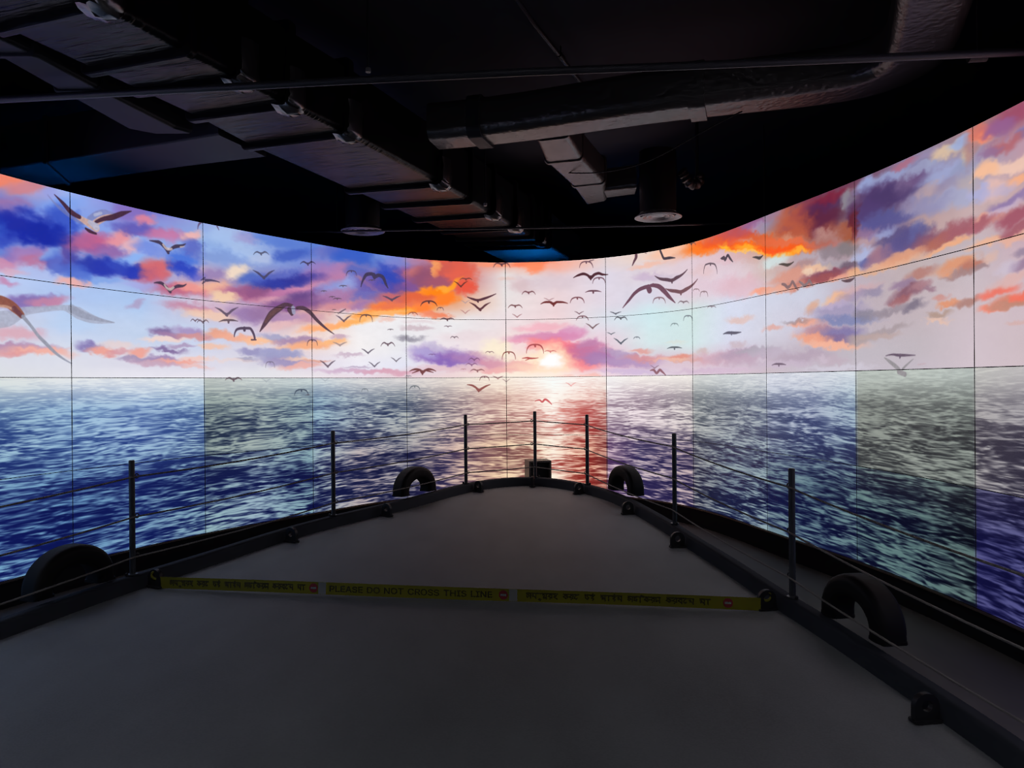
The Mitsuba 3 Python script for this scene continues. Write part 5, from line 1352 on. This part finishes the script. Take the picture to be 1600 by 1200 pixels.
long_pipe([(-2.6, 9.34, 3.6), (-1.05, 9.24, 3.6), (0.25, 9.18, 3.6), (2.5, 9.05, 3.6), (3.6, 8.98, 3.6)], 0.014, 'thin far pipe crossing the ceiling just above the screen', (0.08, 0.9))
long_pipe([(0.02, 5.72, 4.66), (0.21, 6.25, 4.66), (0.42, 6.77, 4.66), (0.9, 8.0, 4.66)], 0.02, 'dark conduit fixed under the ceiling slab above the deck', (0.5,))
solo('ceiling_cable', 'thin cable drooping below the right hand foil duct', 'cable', tube(smooth_line([(1.88, 6.22, 3.93), (1.60, 6.6, 3.86), (1.25, 7.2, 3.80), (0.85, 7.75, 3.86), (0.6, 8.1, 3.96)], 30), 0.006, 8), 'rubber', smooth=True)
for x, y, h, lab in ((-1.02, 5.55, 4.0, 'thin hanger rod right of the main duct, nearest to the camera'), (-0.28, 8.55, 3.72, 'thin hanger rod right of the main duct, farther from the camera')):
    k = thing('hanger_rod', lab, 'hanger rod', 'hanger rods beside the main duct')
    part(k, 'rod', rod((x, y, h), (x, y, 4.76), 0.008, 8), 'duct_steel', smooth=True)
    part(k, 'nut', rod((x, y, h), (x, y, h + 0.03), 0.02, 6), 'grille_metal', smooth=False)
k = thing('hose_elbow', 'crumpled foil elbow hanging from a rod beside the right diffuser', 'hose')
part(k, 'rod', rod((2.12, 8.72, 4.05), (2.12, 8.72, 4.76), 0.02, 10), 'pipe_metal', smooth=True)
ep = smooth_line([(1.93, 8.66, 4.12), (1.98, 8.68, 4.05), (2.05, 8.70, 3.98), (2.12, 8.72, 3.99), (2.13, 8.72, 4.10)], 24)
te, se, ue = frames(ep, (0, 1, 0))
rr = 0.055 + 0.010 * np.sin(np.arange(24) * 2.1)
aa = np.linspace(0, 2 * np.pi, 14, endpoint=False)
ev = (ep[:, None] + rr[:, None, None] * (np.cos(aa)[None, :, None] * se[:, None] + np.sin(aa)[None, :, None] * ue[:, None])).reshape(-1, 3)
ef = np.array([[i * 14 + j, i * 14 + (j + 1) % 14, (i + 1) * 14 + (j + 1) % 14, (i + 1) * 14 + j] for i in range(23) for j in range(14)])
part(k, 'elbow', (ev, ef), 'foil', smooth=50)

# ------------------------------------------------------------------ blue service lamps behind the video wall
for (x, y, z, ang), lab in (((0.35, 11.75, 3.25, 0), 'blue service lamp behind the middle of the video wall'), ((-4.22, 7.12, 3.22, 60), 'blue service lamp behind the left part of the video wall')):
    k = thing('service_lamp', lab, 'lamp', 'blue service lamps')
    M = trimesh.transformations.rotation_matrix(math.radians(ang), (0, 0, 1))
    M[:3, 3] = (x, y, z)
    hb = join(box(-.35, .35, -.06, .06, -.07, -.02), box(-.03, .03, -.03, .03, -z, -.07))
    hb.apply_transform(M)
    part(k, 'housing', hb, 'black_metal', smooth=False)
    tb = box(-.33, .33, -.045, .045, -.019, .0)
    tb.apply_transform(M)
    part(k, 'tube', tb, 'screen_glass', smooth=False, emitter={'type': 'area', 'radiance': {'type': 'rgb', 'value': list(BLUE_LAMP)}})

k = thing('deck_fill_lamp', 'added fill lamp behind the visitor, unseen, brightening the near deck', 'lamp')  # invented light source out of view, added to lift the foreground deck
part(k, 'housing', join(box(-1.22, 0.02, -1.52, -0.88, 4.60, 4.75)), 'black_metal', smooth=False)
dm = trimesh.Trimesh([(-1.2, -1.5, 4.595), (0.0, -1.5, 4.595), (0.0, -0.9, 4.595), (-1.2, -0.9, 4.595)], [[0, 2, 1], [0, 3, 2]], process=False)
part(k, 'diffuser', dm, 'grille_metal', smooth=False, emitter={'type': 'area', 'radiance': {'type': 'rgb', 'value': list(FILL_LAMP)}})
